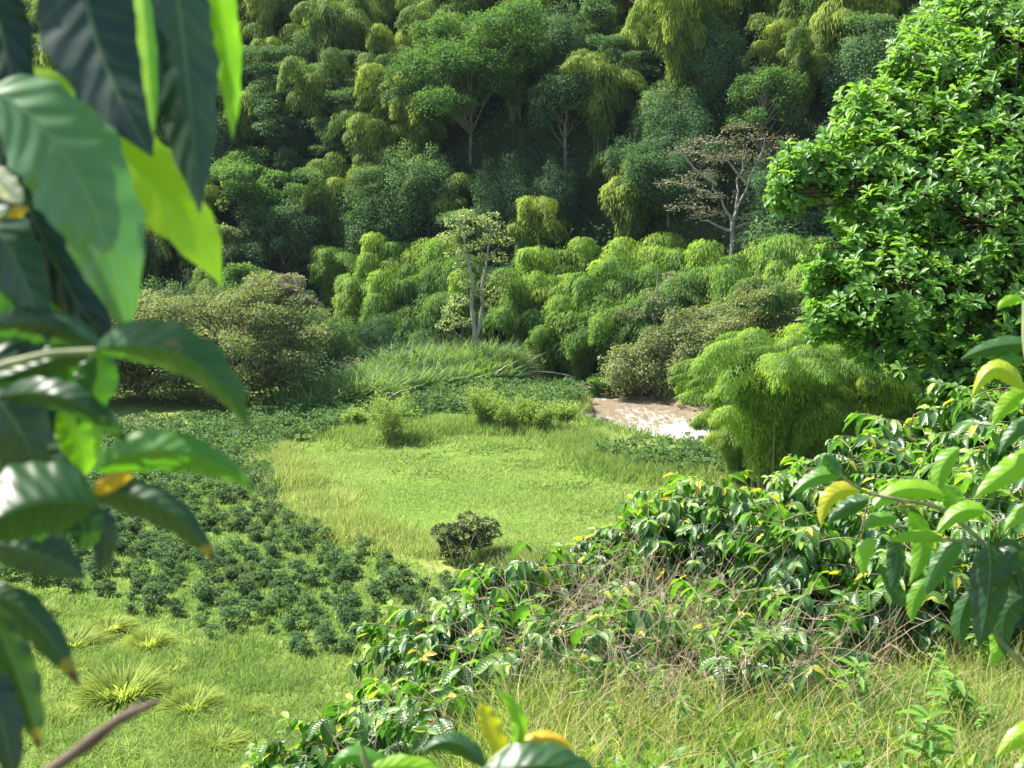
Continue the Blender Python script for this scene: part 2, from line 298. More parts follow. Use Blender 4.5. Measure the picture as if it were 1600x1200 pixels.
def build_ground():
    xs = np.unique(np.concatenate([np.linspace(-260, -60, 50), np.linspace(-60, -8, 110), np.linspace(-8, 14, 120), np.linspace(14, 60, 100), np.linspace(60, 260, 50)]))
    ys = np.unique(np.concatenate([np.linspace(-25, 0, 20), np.linspace(0, 32, 130), np.linspace(32, 190, 240), np.linspace(190, 460, 60)]))
    X, Y = np.meshgrid(xs, ys); Z = terrain(X, Y); nx = len(xs); ny = len(ys)
    V = np.column_stack([X.ravel(), Y.ravel(), Z.ravel()])
    i = np.arange(ny - 1)[:, None] * nx + np.arange(nx - 1)[None]; Q = np.stack([i, i + 1, i + nx + 1, i + nx], -1).reshape(-1, 4)
    reg = np.full(X.shape, .25)                                # .25 rough grass
    reg[inpoly(FIELD, X, Y)] = .12; reg[inpoly(FIELD2, X, Y)] = .12
    reg[inpoly(MEADOW, X, Y)] = .5
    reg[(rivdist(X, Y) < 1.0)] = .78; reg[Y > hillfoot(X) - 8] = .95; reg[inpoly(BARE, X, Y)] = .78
    reg[Y < 32] = np.where(Y[Y < 32] < 32, .36, .3)
    m, nt, out = newmat('ground_soil_and_turf'); L = nt.links.new
    a = nt.nodes.new('ShaderNodeAttribute'); a.attribute_name = 'var'; g = nt.nodes.new('ShaderNodeNewGeometry'); P = g.outputs['Position']
    n1 = noise(nt, .35, 4, P, .65); n2 = noise(nt, 3.5, 4, P, .7); n3 = noise(nt, .09, 2, P)
    nn = math_(nt, 'ADD', math_(nt, 'MULTIPLY', n1, .45), math_(nt, 'ADD', math_(nt, 'MULTIPLY', n2, .3), math_(nt, 'MULTIPLY', n3, .25)))
    grass = ramp(nt, [(.36, (.08, .12, .03)), (.5, (.17, .23, .05)), (.64, (.29, .32, .09))], nn)
    fld = ramp(nt, [(.38, (.045, .08, .02)), (.52, (.10, .17, .03)), (.66, (.20, .24, .06))], nn)
    mead = ramp(nt, [(.36, (.12, .20, .035)), (.5, (.17, .26, .045)), (.64, (.25, .30, .07))], nn)
    soil = ramp(nt, [(.36, (.10, .065, .04)), (.62, (.25, .18, .125))], nn)
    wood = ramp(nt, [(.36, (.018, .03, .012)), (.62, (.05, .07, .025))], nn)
    near = ramp(nt, [(.36, (.07, .09, .025)), (.5, (.15, .20, .05)), (.64, (.30, .28, .12))], nn)
    v = a.outputs['Fac']; c = mixc(nt, math_(nt, 'GREATER_THAN', v, .185), fld, grass)
    c = mixc(nt, math_(nt, 'GREATER_THAN', v, .31), c, near); c = mixc(nt, math_(nt, 'GREATER_THAN', v, .43), c, mead)
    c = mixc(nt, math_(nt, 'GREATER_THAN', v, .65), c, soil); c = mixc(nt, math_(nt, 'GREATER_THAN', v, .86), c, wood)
    p = nt.nodes.new('ShaderNodeBsdfPrincipled'); p.inputs['Roughness'].default_value = .95; p.inputs['Specular IOR Level'].default_value = .1; L(c, p.inputs['Base Color'])
    bp = nt.nodes.new('ShaderNodeBump'); bp.inputs['Strength'].default_value = .6; bp.inputs['Distance'].default_value = .15; L(nn, bp.inputs['Height']); L(bp.outputs[0], p.inputs['Normal'])
    L(p.outputs[0], out.inputs[0])
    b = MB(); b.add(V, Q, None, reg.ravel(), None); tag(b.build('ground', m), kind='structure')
build_ground()

def build_river():
    # ribbon along the centre line, rippled and broken into rapids
    seg = np.concatenate([[0], np.cumsum(np.hypot(*np.diff(RIV, axis=0).T))]); st = np.concatenate([np.linspace(0, seg[3], 40), np.linspace(seg[3], seg[10], 420), np.linspace(seg[10], seg[-1], 40)])
    cx = np.interp(st, seg, RIV[:, 0]); cy = np.interp(st, seg, RIV[:, 1])
    k = np.ones(9) / 9; cx[45:-45] = np.convolve(cx, k, 'same')[45:-45]; cy[45:-45] = np.convolve(cy, k, 'same')[45:-45]
    tx, ty = np.gradient(cx), np.gradient(cy); l = np.hypot(tx, ty); tx, ty = tx / l, ty / l
    W = np.linspace(-13, 13, 120); X = cx[:, None] - ty[:, None] * W; Y = cy[:, None] + tx[:, None] * W
    rap = np.exp(-((X - 14) / 10) ** 2 - ((Y - 124) / 8) ** 2)
    Z = np.zeros(X.shape)
    for (s, a) in ((2.2, .10), (.9, .07), (.45, .05)):
        Z += a * np.array([[mnoise.noise(Vector((X[i, j] / s, Y[i, j] / s * 1.6, s))) for j in range(X.shape[1])] for i in range(X.shape[0])]) * (1 + 3.0 * rap)
    Z += -1.25 + np.clip((Y - 118) * .012, -.1, .5)
    n, m_ = X.shape; i = np.arange(n - 1)[:, None] * m_ + np.arange(m_ - 1)[None]; Q = np.stack([i, i + 1, i + m_ + 1, i + m_], -1).reshape(-1, 4)
    m, nt, out = newmat('muddy_river_water'); L = nt.links.new
    a = nt.nodes.new('ShaderNodeAttribute'); a.attribute_name = 'var'; uv = nt.nodes.new('ShaderNodeAttribute'); uv.attribute_name = 'luv'
    mp = nt.nodes.new('ShaderNodeMapping'); mp.inputs['Scale'].default_value = (.33, 1.0, 1); L(uv.outputs['Vector'], mp.inputs[0])
    n1 = noise(nt, 2.0, 8, mp.outputs[0], .78); n2 = noise(nt, .3, 2, mp.outputs[0])
    f = math_(nt, 'ADD', math_(nt, 'ADD', math_(nt, 'MULTIPLY', n1, 1.0), math_(nt, 'MULTIPLY', n2, .55)), math_(nt, 'MULTIPLY', a.outputs['Fac'], .25))
    foam = ramp(nt, [(0, (0, 0, 0)), (.5, (0, 0, 0)), (1, (1, 1, 1))], math_(nt, 'SUBTRACT', math_(nt, 'MULTIPLY', f, 2.8), 1.93))
    base = ramp(nt, [(.3, (.19, .145, .09)), (.7, (.32, .26, .18))], n1)
    c = mixc(nt, foam, base, (.72, .70, .66))
    p = nt.nodes.new('ShaderNodeBsdfPrincipled'); L(c, p.inputs['Base Color']); p.inputs['Roughness'].default_value = .28; p.inputs['IOR'].default_value = 1.33
    bp = nt.nodes.new('ShaderNodeBump'); bp.inputs['Strength'].default_value = .7; bp.inputs['Distance'].default_value = .1; L(n1, bp.inputs['Height']); L(bp.outputs[0], p.inputs['Normal'])
    L(p.outputs[0], out.inputs[0])
    b = MB(); U = np.column_stack([np.broadcast_to(st[:, None], X.shape).ravel(), np.broadcast_to(W[None], X.shape).ravel()])
    b.add(np.column_stack([X.ravel(), Y.ravel(), Z.ravel()]), Q, None, rap.ravel(), U); tag(b.build('river', m), kind='structure')
build_river()

# ------------------------------------------------------------------ plant generators
def rdir(R, n): v = R.normal(size=(n, 3)); return nrm(v)
def bend(p0, p1, sag, n=8, R=None, j=0.):
    t = np.linspace(0, 1, n)[:, None]; p = np.asarray(p0) * (1 - t) + np.asarray(p1) * t; p[:, 2] += (sag * 4 * t * (1 - t))[:, 0]
    if j: p[1:-1] += R.normal(scale=j, size=(n - 2, 3))
    return p
def make_bamboo(seed, H=18, n=12, spread=4.5, blades=1100, bl=.75, bw=.13, mat='bamboo', rad_=1.5, culms=True, droopy=1.0, low=.16, label=''):
    R = np.random.default_rng(seed); t = thing('bamboo_clump', label, 'bamboo'); F = MB(); C = MB()
    for k in range(n):
        arch = R.uniform(.0, .45); a = k * 2.4 + R.uniform(-.4, .4); h = H * R.uniform(.5, 1.0); out = spread * R.uniform(.35, 1.0) * (1 if k else .2) * (h / H) ** .8
        s = np.linspace(0, 1, 22); r0 = R.uniform(.3, 1.3)
        rr = r0 + out * (s ** 1.9 + arch * np.maximum(s - .62, 0)); z = h * (np.sin(s * math.pi * .5 * 1.08) ** .9) - h * R.uniform(.08, .26) * droopy * np.maximum(s - .66, 0) ** 1.4 * 6
        P = np.column_stack([np.cos(a) * rr, np.sin(a) * rr, z]) + np.column_stack([wav(s * 3, s, 1, k), wav(s * 3, s + 3, 1, k + 2), 0 * s]) * .25
        C.tube(P[:19], np.linspace(.085, .03, 19), 5, R.uniform())
        m = int(blades * R.uniform(.8, 1.15)); u = low + (1 - low) * R.beta(1.35, 1.05, m); idx = u * 21; i0 = np.minimum(idx.astype(int), 20); f = (idx - i0)[:, None]
        c = P[i0] * (1 - f) + P[i0 + 1] * f; tg = nrm(P[i0 + 1] - P[i0])
        w = rad_ * np.clip((1.14 - u) * 2.0, .25, 1) * np.clip((u - .25) * 4, .35, 1) * R.uniform(.85, 1.2)
        # branchlets gather in sprays
        ns = 26; sp = rdir(R, ns); sid = R.integers(0, ns, m); o = nrm(sp[sid] + .55 * rdir(R, m)); o = nrm(o - .5 * tg * (o * tg).sum(1)[:, None])
        rad2 = np.sqrt(R.uniform(.1, 1, m)) * R.uniform(.85, 1.25, m); off = o * (w * rad2)[:, None]; off[:, 2] = off[:, 2] * .55 - .25 * w * rad2 ** 2
        d = nrm(.75 * o + .25 * tg + np.array([0, 0, -1.0]) * (.55 + .8 * rad2[:, None]) + .25 * rdir(R, m)); nn = nrm(o + np.array([0, 0, .9]) + .35 * rdir(R, m))
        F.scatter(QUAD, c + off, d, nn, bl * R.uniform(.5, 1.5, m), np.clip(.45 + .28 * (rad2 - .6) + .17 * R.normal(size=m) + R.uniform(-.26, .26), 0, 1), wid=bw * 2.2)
    if culms: C.build('culms', M['culm'], t)
    F.build('foliage', M[mat], t); return t
def make_tree(seed, H=14, cw=5, ch=6, nc=34, lpc=260, ls=.42, mat='forest', bark='bark', flat=.75, cr=1.5, trunk_r=.25, lean=0., tier=0, label='', name='tree', cat='tree', fork=.35, hang=0., sparse=1., core=.25, lobes=0, down=.45):
    R = np.random.default_rng(seed); t = thing(name, label, cat); F = MB(); B = MB()
    top = H - ch / 2; tr = bend((0, 0, -.6), (lean, R.uniform(-.4, .4), H * .86), 0, 9, R, .10 * trunk_r * 4); B.tube(tr, np.linspace(trunk_r, trunk_r * .35, 9), 7)
    lc = [np.array([R.uniform(-.6, .6) * cw, R.uniform(-.6, .6) * cw, R.uniform(-.2, .25) * ch]) for _ in range(max(lobes, 1))]
    for k in range(nc):
        o = rdir(R, 1)[0]; o[2] = o[2] if R.uniform() < down else abs(o[2]); q = R.uniform(.55, 1.0)
        c = np.array([o[0] * cw * q, o[1] * cw * q, o[2] * ch / 2 * q]) * (.55 if lobes else 1)
        if lobes: c = c + lc[k % lobes]
        c = c + np.array([tr[-1, 0] * .8, 0, top])
        if tier: lv = top + ch / 2 * (2 * ((k % tier) + .5) / tier - 1); c[2] = lv + R.uniform(-.25, .25)
        i = min(8, max(1, int(np.clip((c[2] - ch * .3) / (H * .86), fork, .95) * 8))); B.tube(bend(tr[i], c, -.3 if tier else .4, 6, R, .12), np.linspace(trunk_r * .36, .03, 6), 4)
        r = cr * R.uniform(.42, 1.3); m = int(lpc * sparse * (r / cr) ** 2 * R.uniform(.85, 1.15)); o2 = rdir(R, m)
        o2[:, 2] = np.where(R.uniform(size=m) < .55, np.abs(o2[:, 2]), o2[:, 2]); rr = R.uniform(core, 1, m) ** .4 * (1 + .22 * wav(o2[:, 0] * 5, o2[:, 1] * 5 + o2[:, 2] * 3, 1, k))
        p = c + o2 * (r * rr)[:, None] * np.array([1, 1, flat]); p[:, 2] -= hang * R.uniform(0, 1, m) ** 2
        d = nrm(o2 + .8 * rdir(R, m) + np.array([0, 0, -.25 - hang * .4])); nn = nrm(o2 * .8 + np.array([0, 0, .8]) + .5 * rdir(R, m))
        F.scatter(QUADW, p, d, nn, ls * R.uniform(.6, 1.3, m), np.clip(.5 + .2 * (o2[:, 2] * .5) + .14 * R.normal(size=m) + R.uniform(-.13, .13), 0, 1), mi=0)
    B.build('trunk', M[bark], t); F.build('crown', M[mat], t); return t
def make_bush(seed, H=1.4, W=.75, n=230, ls=.2, mat='coffee_far', name='coffee_bush', label='', cat='coffee bush', stems=4, wid=None, single=True, tpl=None):
    R = np.random.default_rng(seed); F = MB(); nb = 16
    for k in range(stems):
        a = R.uniform(0, 6.3); F.tube(bend((0, 0, -.15), (math.cos(a) * W * .4, math.sin(a) * W * .4, H * .8), 0, 5, R, .03), [.03, .025, .02, .015, .01], 4, mi=1)
    cl = rdir(R, nb) * np.array([W, W, H * .45]) * R.uniform(.55, .95, (nb, 1)) + np.array([0, 0, H * .55])
    idx = R.integers(0, nb, n); o = rdir(R, n); o[:, 2] = np.abs(o[:, 2]) * .9 - .1
    p = cl[idx] + o * np.array([W, W, H * .4]) * .38 * R.uniform(.5, 1, (n, 1)) ** .5; p[:, 2] = np.maximum(p[:, 2], .08)
    d = nrm(o + np.array([0, 0, -.35]) + .5 * rdir(R, n)); nn = nrm(np.array([0, 0, 1.]) + .7 * o + .3 * rdir(R, n))
    F.scatter(tpl or QUADW, p, d, nn, ls * R.uniform(.7, 1.3, n), np.clip(.45 + .35 * (p[:, 2] / H - .6) + .15 * R.normal(size=n), 0, 1), wid=wid)
    o = F.build(name, [M[mat], M['stem']]); return tag(o, label, cat)

def solve_top(px, py, h, y0=60, y1=330):
    """distance at which a plant of height h standing on the terrain has its top on this ray"""
    r = ray(px, py); ds = np.linspace(y0, y1, 1200); P = CP + r * ds[:, None]; g = terrain(P[:, 0], P[:, 1]) + h - P[:, 2]
    i = np.argmax(g > 0) if (g > 0).any() else len(ds) - 1
    return P[i, 0], P[i, 1]
RP = np.random.default_rng(77)
def put(proto, x, y, rz=0, sc=1., dz=-.2, **k):
    if np.isscalar(sc) and dz < -.3: sc = (sc * RP.uniform(.85, 1.15), sc * RP.uniform(.85, 1.15), sc * RP.uniform(.85, 1.1)); k['lean'] = tuple(RP.uniform(-.10, .10, 2))
    return proto.place((x, y, T(x, y) + dz), rz, sc, **k)

# ------------------------------------------------------------------ the far hillside
DIRS = []
def where(px, py):
    lm = [("the flat grey tree", 1140, 230), ("the big bright hillside tree", 735, 90), ("the pale-barked tree", 745, 400),
          ("the round olive tree", 350, 520), ("the mid-green dome tree", 385, 290), ("the leafy right-edge tree", 1450, 330), ("the river rapids", 1010, 650)]
    best = min(lm, key=lambda l: math.hypot(px - l[1], (py - l[2]) * 1.3)); dx = px - best[1]; dy = py - best[2]
    v = "above" if dy < -60 else ("below" if dy > 60 else ""); h = "left of" if dx < -60 else ("right of" if dx > 60 else "")
    if v and h: return f"{v} and {h} {best[0]}"
    if v or h: return f"{v or h} {best[0]}"
    return f"beside {best[0]}"
ORD = 'first second third fourth fifth sixth seventh eighth ninth tenth eleventh twelfth thirteenth fourteenth fifteenth sixteenth seventeenth eighteenth nineteenth twentieth'.split()
def ordinal(i):
    if i < 20: return ORD[i]
    t, u = divmod(i + 1, 10); return [0, 0, 'twent', 'thirt', 'fort', 'fift', 'sixt', 'sevent'][t] + ('ieth' if u == 0 else 'y-' + ORD[u - 1])
def finish_labels(L):
    """L: (object, look, place, px). Same look + place -> count from the left"""
    g = {}
    for e in L: g.setdefault((e[1], e[2]), []).append(e)
    for (look, place), es in g.items():
        es.sort(key=lambda e: e[3])
        for i, e in enumerate(es): e[0]['label'] = f"{look} {place}" if len(es) == 1 else f"{ordinal(i)} {look} from left {place}"

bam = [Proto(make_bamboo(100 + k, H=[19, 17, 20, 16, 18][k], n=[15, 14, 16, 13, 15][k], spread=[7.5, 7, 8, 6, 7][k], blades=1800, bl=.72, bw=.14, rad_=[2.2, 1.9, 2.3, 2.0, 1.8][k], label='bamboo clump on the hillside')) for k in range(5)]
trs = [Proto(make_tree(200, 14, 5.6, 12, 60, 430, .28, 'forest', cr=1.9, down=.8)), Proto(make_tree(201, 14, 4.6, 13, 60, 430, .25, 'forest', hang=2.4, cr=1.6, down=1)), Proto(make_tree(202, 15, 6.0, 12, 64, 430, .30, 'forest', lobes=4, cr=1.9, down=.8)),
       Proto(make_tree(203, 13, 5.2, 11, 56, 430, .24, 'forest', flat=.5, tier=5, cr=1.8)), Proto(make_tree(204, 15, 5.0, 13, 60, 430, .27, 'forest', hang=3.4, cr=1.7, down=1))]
HL = []
occupied = []
def hill_fill():
    R = np.random.default_rng(11); tl = ["bushy dark tree", "narrow viny tree", "broad lobed tree", "layered dark tree", "dark drooping tree"]
    for (x, y, k, s) in [(-60, 150, 0, .8), (-54, 156, 4, .8), (-49, 150, 1, .75), (-44, 157, 2, .85), (-39, 151, 4, .8), (-34, 157, 1, .85), (-29, 152, 0, .7), (-25, 157, 2, .7), (-20, 152, 4, .6), (-57, 143, 2, .7), (-47, 144, 0, .6), (-15, 155, 1, .55)]:
        o = put(trs[k], x, y, x, s, -.5, group='trees along the left river bank'); px, py = project((x, y, 8)); HL.append((o, tl[k], 'on the shaded left bank', px))
    for row, t in enumerate(np.concatenate([[0, 3.2, 6.5, 9.5, 12.5, 15.5, 19], np.arange(23, 60, 4.6), [64, 71, 79]])):
        for x in np.arange(-102, 106, 6.0):
            xx = x + R.uniform(-2.8, 2.8) + (row % 2) * 3.0; y = float(hillfoot(xx)) + t + R.uniform(-2, 2)
            if abs(xx) > y * .42 + 12: continue
            if R.uniform() < .06: continue
            if any(math.hypot(xx - a, y - b) < c for a, b, c in occupied): continue
            pb = .22 if t < 18 else (.45 if t < 27 else .88)
            if xx < -16 and 8 < t < 27: pb = .55
            isb = R.uniform() < pb; k = int(R.integers(0, 5)); s = R.uniform(.65, 1.0) if t > 30 else R.uniform(.65, 1.0)
            if isb: o = put(bam[k], xx, y, R.uniform(0, 6.28), s * R.uniform(.85, 1.1), -.6, group='bamboo clumps on the far hillside'); look = ("tall " if s > .8 else "small ") + ("yellow-green" if t > 24 else "shaded green") + " bamboo clump"
            else: o = put(trs[k], xx, y, R.uniform(0, 6.28), s * R.uniform(.85, 1.1), -.5, group='trees on the far hillside'); look = tl[k]
            px, py = project((xx, y, o.location.z + 11 * s)); HL.append((o, look, where(px, py), px))

def hero(px, py, h, maker, rz=0., sc=1., r=4.0, y0=60):
    x, y = solve_top(px, py, h * sc, y0); occupied.append((x, y, r)); o = maker; o.location = (x, y, T(x, y) - .3); o.rotation_euler[2] = rz; o.scale = (sc,) * 3; return o
hero(735, 5, 20, make_tree(300, 20, 9.5, 15, 90, 620, .30, 'fgreen', lobes=6, cr=2.1, down=.8, label='big bright green tree with lobed crown high on the far hillside'), r=4.5, y0=160)
hero(380, 225, 14, make_tree(301, 14, 6.0, 11, 60, 520, .28, 'fgreen', lobes=4, cr=1.8, down=.8, label='large mid-green domed tree at the left foot of the far hillside'), r=4.5, y0=150)
hero(1000, 35, 12, make_tree(302, 12, 5.0, 6, 30, 440, .27, 'greybrown', cr=1.4, label='greyish tree between yellow-green bamboo plumes near the top of the slope'), r=4, y0=180)
hero(885, 95, 13, make_tree(303, 13, 4.5, 8, 34, 440, .27, 'forest', hang=1.5, label='rounded dark tree below and right of the big bright green hillside tree'), r=4, y0=160)
hero(1190, 205, 12, make_tree(304, 12, 4.5, 8, 34, 440, .27, 'fgreen', hang=1., label='shaded green tree directly above the flat-topped grey tree'), r=4, y0=160)

def grey_tree():
    # flat layered crown on bare pale limbs
    R = np.random.default_rng(55); t = thing('layered_tree', 'grey-brown tree with flat layered crown and bare forked trunk on the dark slope', 'tree'); B = MB(); F = MB()
    H = 17.; B.tube(bend((0, 0, -.5), (.3, 0, 6.0), 0, 7, R, .08), np.linspace(.36, .28, 7), 8)
    forks = [((.3, 0, 6), (3.6, 0, 15.2)), ((.3, 0, 5.6), (-2.6, .5, 12.0)), ((.3, 0, 5.2), (5.6, -.5, 8.4)), ((1.6, 0, 10), (-1.2, 0, 14.6)), ((.3, 0, 6), (1.5, 1.5, 14.5)), ((-.9, .2, 8.6), (-5.6, 0, 11.0)), ((2.6, 0, 12.6), (6.2, .6, 14.6)), ((-1.6, .3, 10.), (-6.4, 0, 14.6)), ((.3, 0, 4.9), (-4.5, -.6, 7.6))]
    for a, b in forks:
        pp = bend(a, b, -.5, 8, R, .12); B.tube(pp, np.linspace(.20, .05, 8), 6)
    layers = [(-4.8, 0, 13.9, 2.6), (-2.2, .6, 15.0, 2.6), (.6, 0, 13.6, 2.4), (3.2, 0, 15.4, 3.0), (6.0, .5, 14.4, 2.4), (-1., 1.2, 13.0, 2.2), (-5.4, 0, 10.4, 2.4), (-3.2, .4, 11.3, 2.0), (-4.6, -.5, 7.9, 2.3), (-2.4, -.3, 7.0, 1.8), (4.2, .2, 11.4, 2.6), (6.2, -.4, 8.8, 2.2), (1.5, 1.5, 16.6, 2.0), (-2.6, -.5, 9.0, 2.2), (4.6, .8, 13.0, 2.3)]
    for (x, y, z, r) in layers:
        for q in range(5):
            a = R.uniform(0, 6.28); e = np.array([x + math.cos(a) * r * .9, y + math.sin(a) * r * .9, z + R.uniform(-.2, .25)]); B.tube(bend((x * .9, y, z - .4), e, -.1, 5, R, .05), np.linspace(.045, .012, 5), 3)
        m = 230; a = R.uniform(0, 6.28, m); rr = r * np.sqrt(R.uniform(0, 1, m)) * (1 + .25 * np.sin(a * 5 + x)); p = np.column_stack([x + np.cos(a) * rr * 1.25, y + np.sin(a) * rr, z + .22 * R.normal(size=m) - .35 * (rr / r) ** 2 + .25 * np.sin(rr * 3 + a * 2)])
        F.scatter(QUADW, p, nrm(rdir(R, m) * np.array([1, 1, .5])), nrm(rdir(R, m) * .6 + np.array([0, 0, 1.])), .26 * R.uniform(.6, 1.3, m), R.uniform(.1, 1, m))
    B.build('trunk', M['palebark'], t); F.build('crown', M['greybrown'], t); return t
x, y = solve_top(1145, 195, 16.5, 140); g = grey_tree(); g.location = (x, y, T(x, y) - .3); occupied.append((x, y, 5)); occupied.append((x, y - 5, 4.5)); occupied.append((x, y - 9, 4.5))

def understory():
    R = np.random.default_rng(5); F = MB(); m = 190000; x = R.uniform(-104, 104, m); t = R.uniform(-6, 80, m) ** 1.0; y = hillfoot(x) + t
    k = (np.abs(x) < y * .43 + 14) & (rivdist(x, y) > .6); x, y = x[k], y[k]; m = len(x); cl = wav(x, y, 1.6, 2); hh = R.uniform(0, 1, m) ** 1.3 * (4.6 + 3.6 * cl)
    p = np.column_stack([x, y, terrain(x, y) + np.maximum(hh, 0.1)]); o = rdir(R, m)
    F.scatter(QUADW, p, nrm(o + np.array([0, -.5, -.8])), nrm(o * .6 + np.array([0, -.6, .7])), .42 * R.uniform(.6, 1.3, m), np.clip(.4 + .16 * R.normal(size=m) + .12 * cl, 0, 1))
    
    m = 26000; x = R.uniform(-66, -6, m); y = R.uniform(136, 176, m); cl = wav(x, y, 1.6, 2); k = (y > 142 - (x + 6) * .05) & (rivdist(x, y) > .5) & (x > -y * .42 - 3); x, y, cl = x[k], y[k], cl[k]; m = len(x); o = rdir(R, m)
    F.scatter(QUADW, np.column_stack([x, y, terrain(x, y) + .1 + R.uniform(0, 1, m) ** 1.3 * (3.2 + 2 * cl)]), nrm(o + np.array([0, -.5, -.8])), nrm(o * .6 + np.array([0, -.6, .7])), .4 * R.uniform(.6, 1.3, m), np.clip(.4 + .16 * R.normal(size=m), 0, 1))
    tag(F.build('undergrowth', M['under']), 'dark tangled undergrowth and vines covering the slope between the trees', 'undergrowth', kind='stuff')
understory()

# ------------------------------------------------------------------ valley floor: grove, trees, shrubs
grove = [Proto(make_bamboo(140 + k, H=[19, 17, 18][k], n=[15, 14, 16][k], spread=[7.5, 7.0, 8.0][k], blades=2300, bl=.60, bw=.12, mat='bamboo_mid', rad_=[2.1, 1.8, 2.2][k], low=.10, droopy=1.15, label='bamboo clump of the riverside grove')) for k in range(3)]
GL = []
def grove_clump(px, py, off, k, rz, look='lime-green riverside bamboo clump'):
    H0 = [19, 17, 18][k]; r_ = ray(px, py); y = 160.
    for _ in range(6): y = float(hillfoot(r_[0] / r_[1] * y)) + off
    x = r_[0] / r_[1] * y; h = CAMZ + r_[2] / r_[1] * y - T(x, y) + .6; o = put(grove[k], x, y, rz, (min(1.1, max(.8, h / H0 * 1.05)),) * 2 + (h / H0,), -.4, group='bamboo clumps of the riverside grove'); GL.append((o, look, where(px, py + 40), px)); occupied.append((x, y, 4.5))
for i, (px, py, off) in enumerate([(850, 345, -1), (905, 350, 1), (985, 345, 0), (1050, 350, 2), (1125, 345, 0), (1185, 340, 1), (1255, 350, 0), (1310, 340, 2), (820, 400, -7), (880, 395, -5), (940, 385, -7), (1020, 385, -6), (1090, 370, -6),
                                  (1235, 385, -7), (1160, 385, -6), (1320, 385, -6), (865, 440, -10), (960, 440, -11), (910, 455, -11), (1380, 400, -3), (1020, 430, -11), (1440, 380, 0), (1500, 400, 0)]):
    grove_clump(px, py, off, i % 3, i * 1.7)
for i, (px, py, off) in enumerate([(600, 345, 2), (660, 350, 0), (560, 400, -2), (615, 400, -5), (690, 380, -4), (520, 360, 3), (740, 400, -6), (660, 440, -8)]):
    grove_clump(px, py, off, (i + 1) % 3, i * 2.1 + .5, 'deep green bamboo clump')
finish_labels(GL)
hill_fill()
finish_labels(HL)

def stand(o, x, y, rz=0, sc=1., dz=-.1): o.location = (x, y, T(x, y) + dz); o.rotation_euler[2] = rz; o.scale = (sc,) * 3 if np.isscalar(sc) else sc; return o
# the round olive-brown tree
g = ground(355, 642); stand(make_tree(400, 12.3, 8.8, 13., 150, 420, .25, 'olive', down=1, flat=.55, cr=1.7, trunk_r=.4, fork=.15, core=.2, label='broad round tree with olive-brown blossoming crown standing left of the tall cane'), g[0], g[1] + 3, 0, (1, .85, 1))
g = ground(232, 640); stand(make_tree(401, 11, 6.5, 11., 110, 420, .25, 'olive', down=1, flat=.55, cr=1.7, trunk_r=.4, fork=.15, label='olive-green tree half hidden behind the hanging leaves, left of the round tree'), g[0] - 2, g[1] + 6)
g = ground(140, 640); stand(make_tree(402, 9, 6.0, 7.0, 90, 380, .26, 'forest', down=.7, cr=1.6, trunk_r=.4, label='dark shade tree over bare earth behind the foreground leaves'), g[0] - 3, g[1] + 2)
x, y = solve_top(388, 412, 12, 140); stand(make_tree(403, 12, 2.6, 7, 30, 330, .30, 'fgreen', cr=1.2, label='small bright green rounded tree rising behind the round olive-brown tree'), x, y)
x, y = solve_top(435, 432, 12, 138); stand(make_tree(404, 12, 3.0, 5, 26, 260, .30, 'greybrown', cr=1.2, flat=.5, label='tan flowering tree beside the small bright green tree'), x, y)
x, y = solve_top(335, 335, 15, 140); stand(make_tree(405, 15, 3.2, 11, 36, 220, .34, 'palegreen', cr=1.1, label='loose pale green tree with slender trunk left of the mid-green domed tree'), x, y)
# the tall pale-barked tree
def pale_tree():
    R = np.random.default_rng(61); t = thing('pale_barked_tree', 'slender tree with pale forked trunk and thin lime crown beside the cane', 'tree'); B = MB(); F = MB()
    P1 = np.array([(0, 0, -.5), (.05, 0, 3), (.0, 0, 4.6), (-.3, 0, 7), (-.2, 0, 9.5), (-.7, 0, 12), (-1.2, .2, 14.6)]); B.tube(P1, [.30, .26, .22, .19, .16, .12, .05], 9)
    P2 = np.array([(.02, 0, 3.6), (.45, 0, 5), (.75, .1, 7.0), (.7, .1, 9.), (1.2, 0, 11.5), (1.5, .2, 14.2)]); B.tube(P2, [.22, .19, .16, .13, .10, .04], 8)
    cl = [(-1.9, 0, 15.2, .9), (-.9, .4, 15.9, .9), (-2.6, .2, 13.8, .8), (-1.0, 0, 14.3, .8), (.6, 0, 15.3, .8), (1.6, .2, 15.5, .9), (2.4, -.2, 14.6, .9), (2.9, 0, 13.4, .8), (1.5, 0, 13.6, .8), (.2, .3, 13.0, .7), (-2.2, 0, 12.2, .7), (-1.3, .4, 10.8, .7), (2.3, .2, 11.8, .9),
          (1.6, -.4, 10.0, .9), (-.9, 0, 9.2, .6), (2.6, 0, 9.8, .8), (.5, -.3, 8.4, .6), (-1.6, 0, 7.6, .9), (-2.3, .2, 6.6, 1.0), (-1.4, -.3, 5.6, .9), (1.6, .1, 7.3, .7), (-.9, 0, 12.6, .6), (.8, 0, 11.8, .6), (-2.8, .5, 5.2, .9), (2.1, 0, 8.4, .8)]
    for (x, y, z, r) in cl:
        s = P1 if x < .2 else P2; i = int(np.argmin(np.abs(s[:, 2] - (z - 1.6)))); B.tube(bend(s[i], (x, y, z - .2), .2, 6, R, .08), np.linspace(.055, .015, 6), 4)
        m = 120; o = rdir(R, m); p = np.array([x, y, z]) + o * r * np.array([1.15, 1, .6]) * R.uniform(.3, 1, (m, 1)) ** .5
        F.scatter(QUADW, p, nrm(o + .8 * rdir(R, m)), nrm(o * .5 + np.array([0, 0, .9]) + .4 * rdir(R, m)), .24 * R.uniform(.6, 1.3, m), R.uniform(.1, 1, m))
    B.build('trunk', M['palebark'], t); F.build('crown', M['palegreen'], t); return t
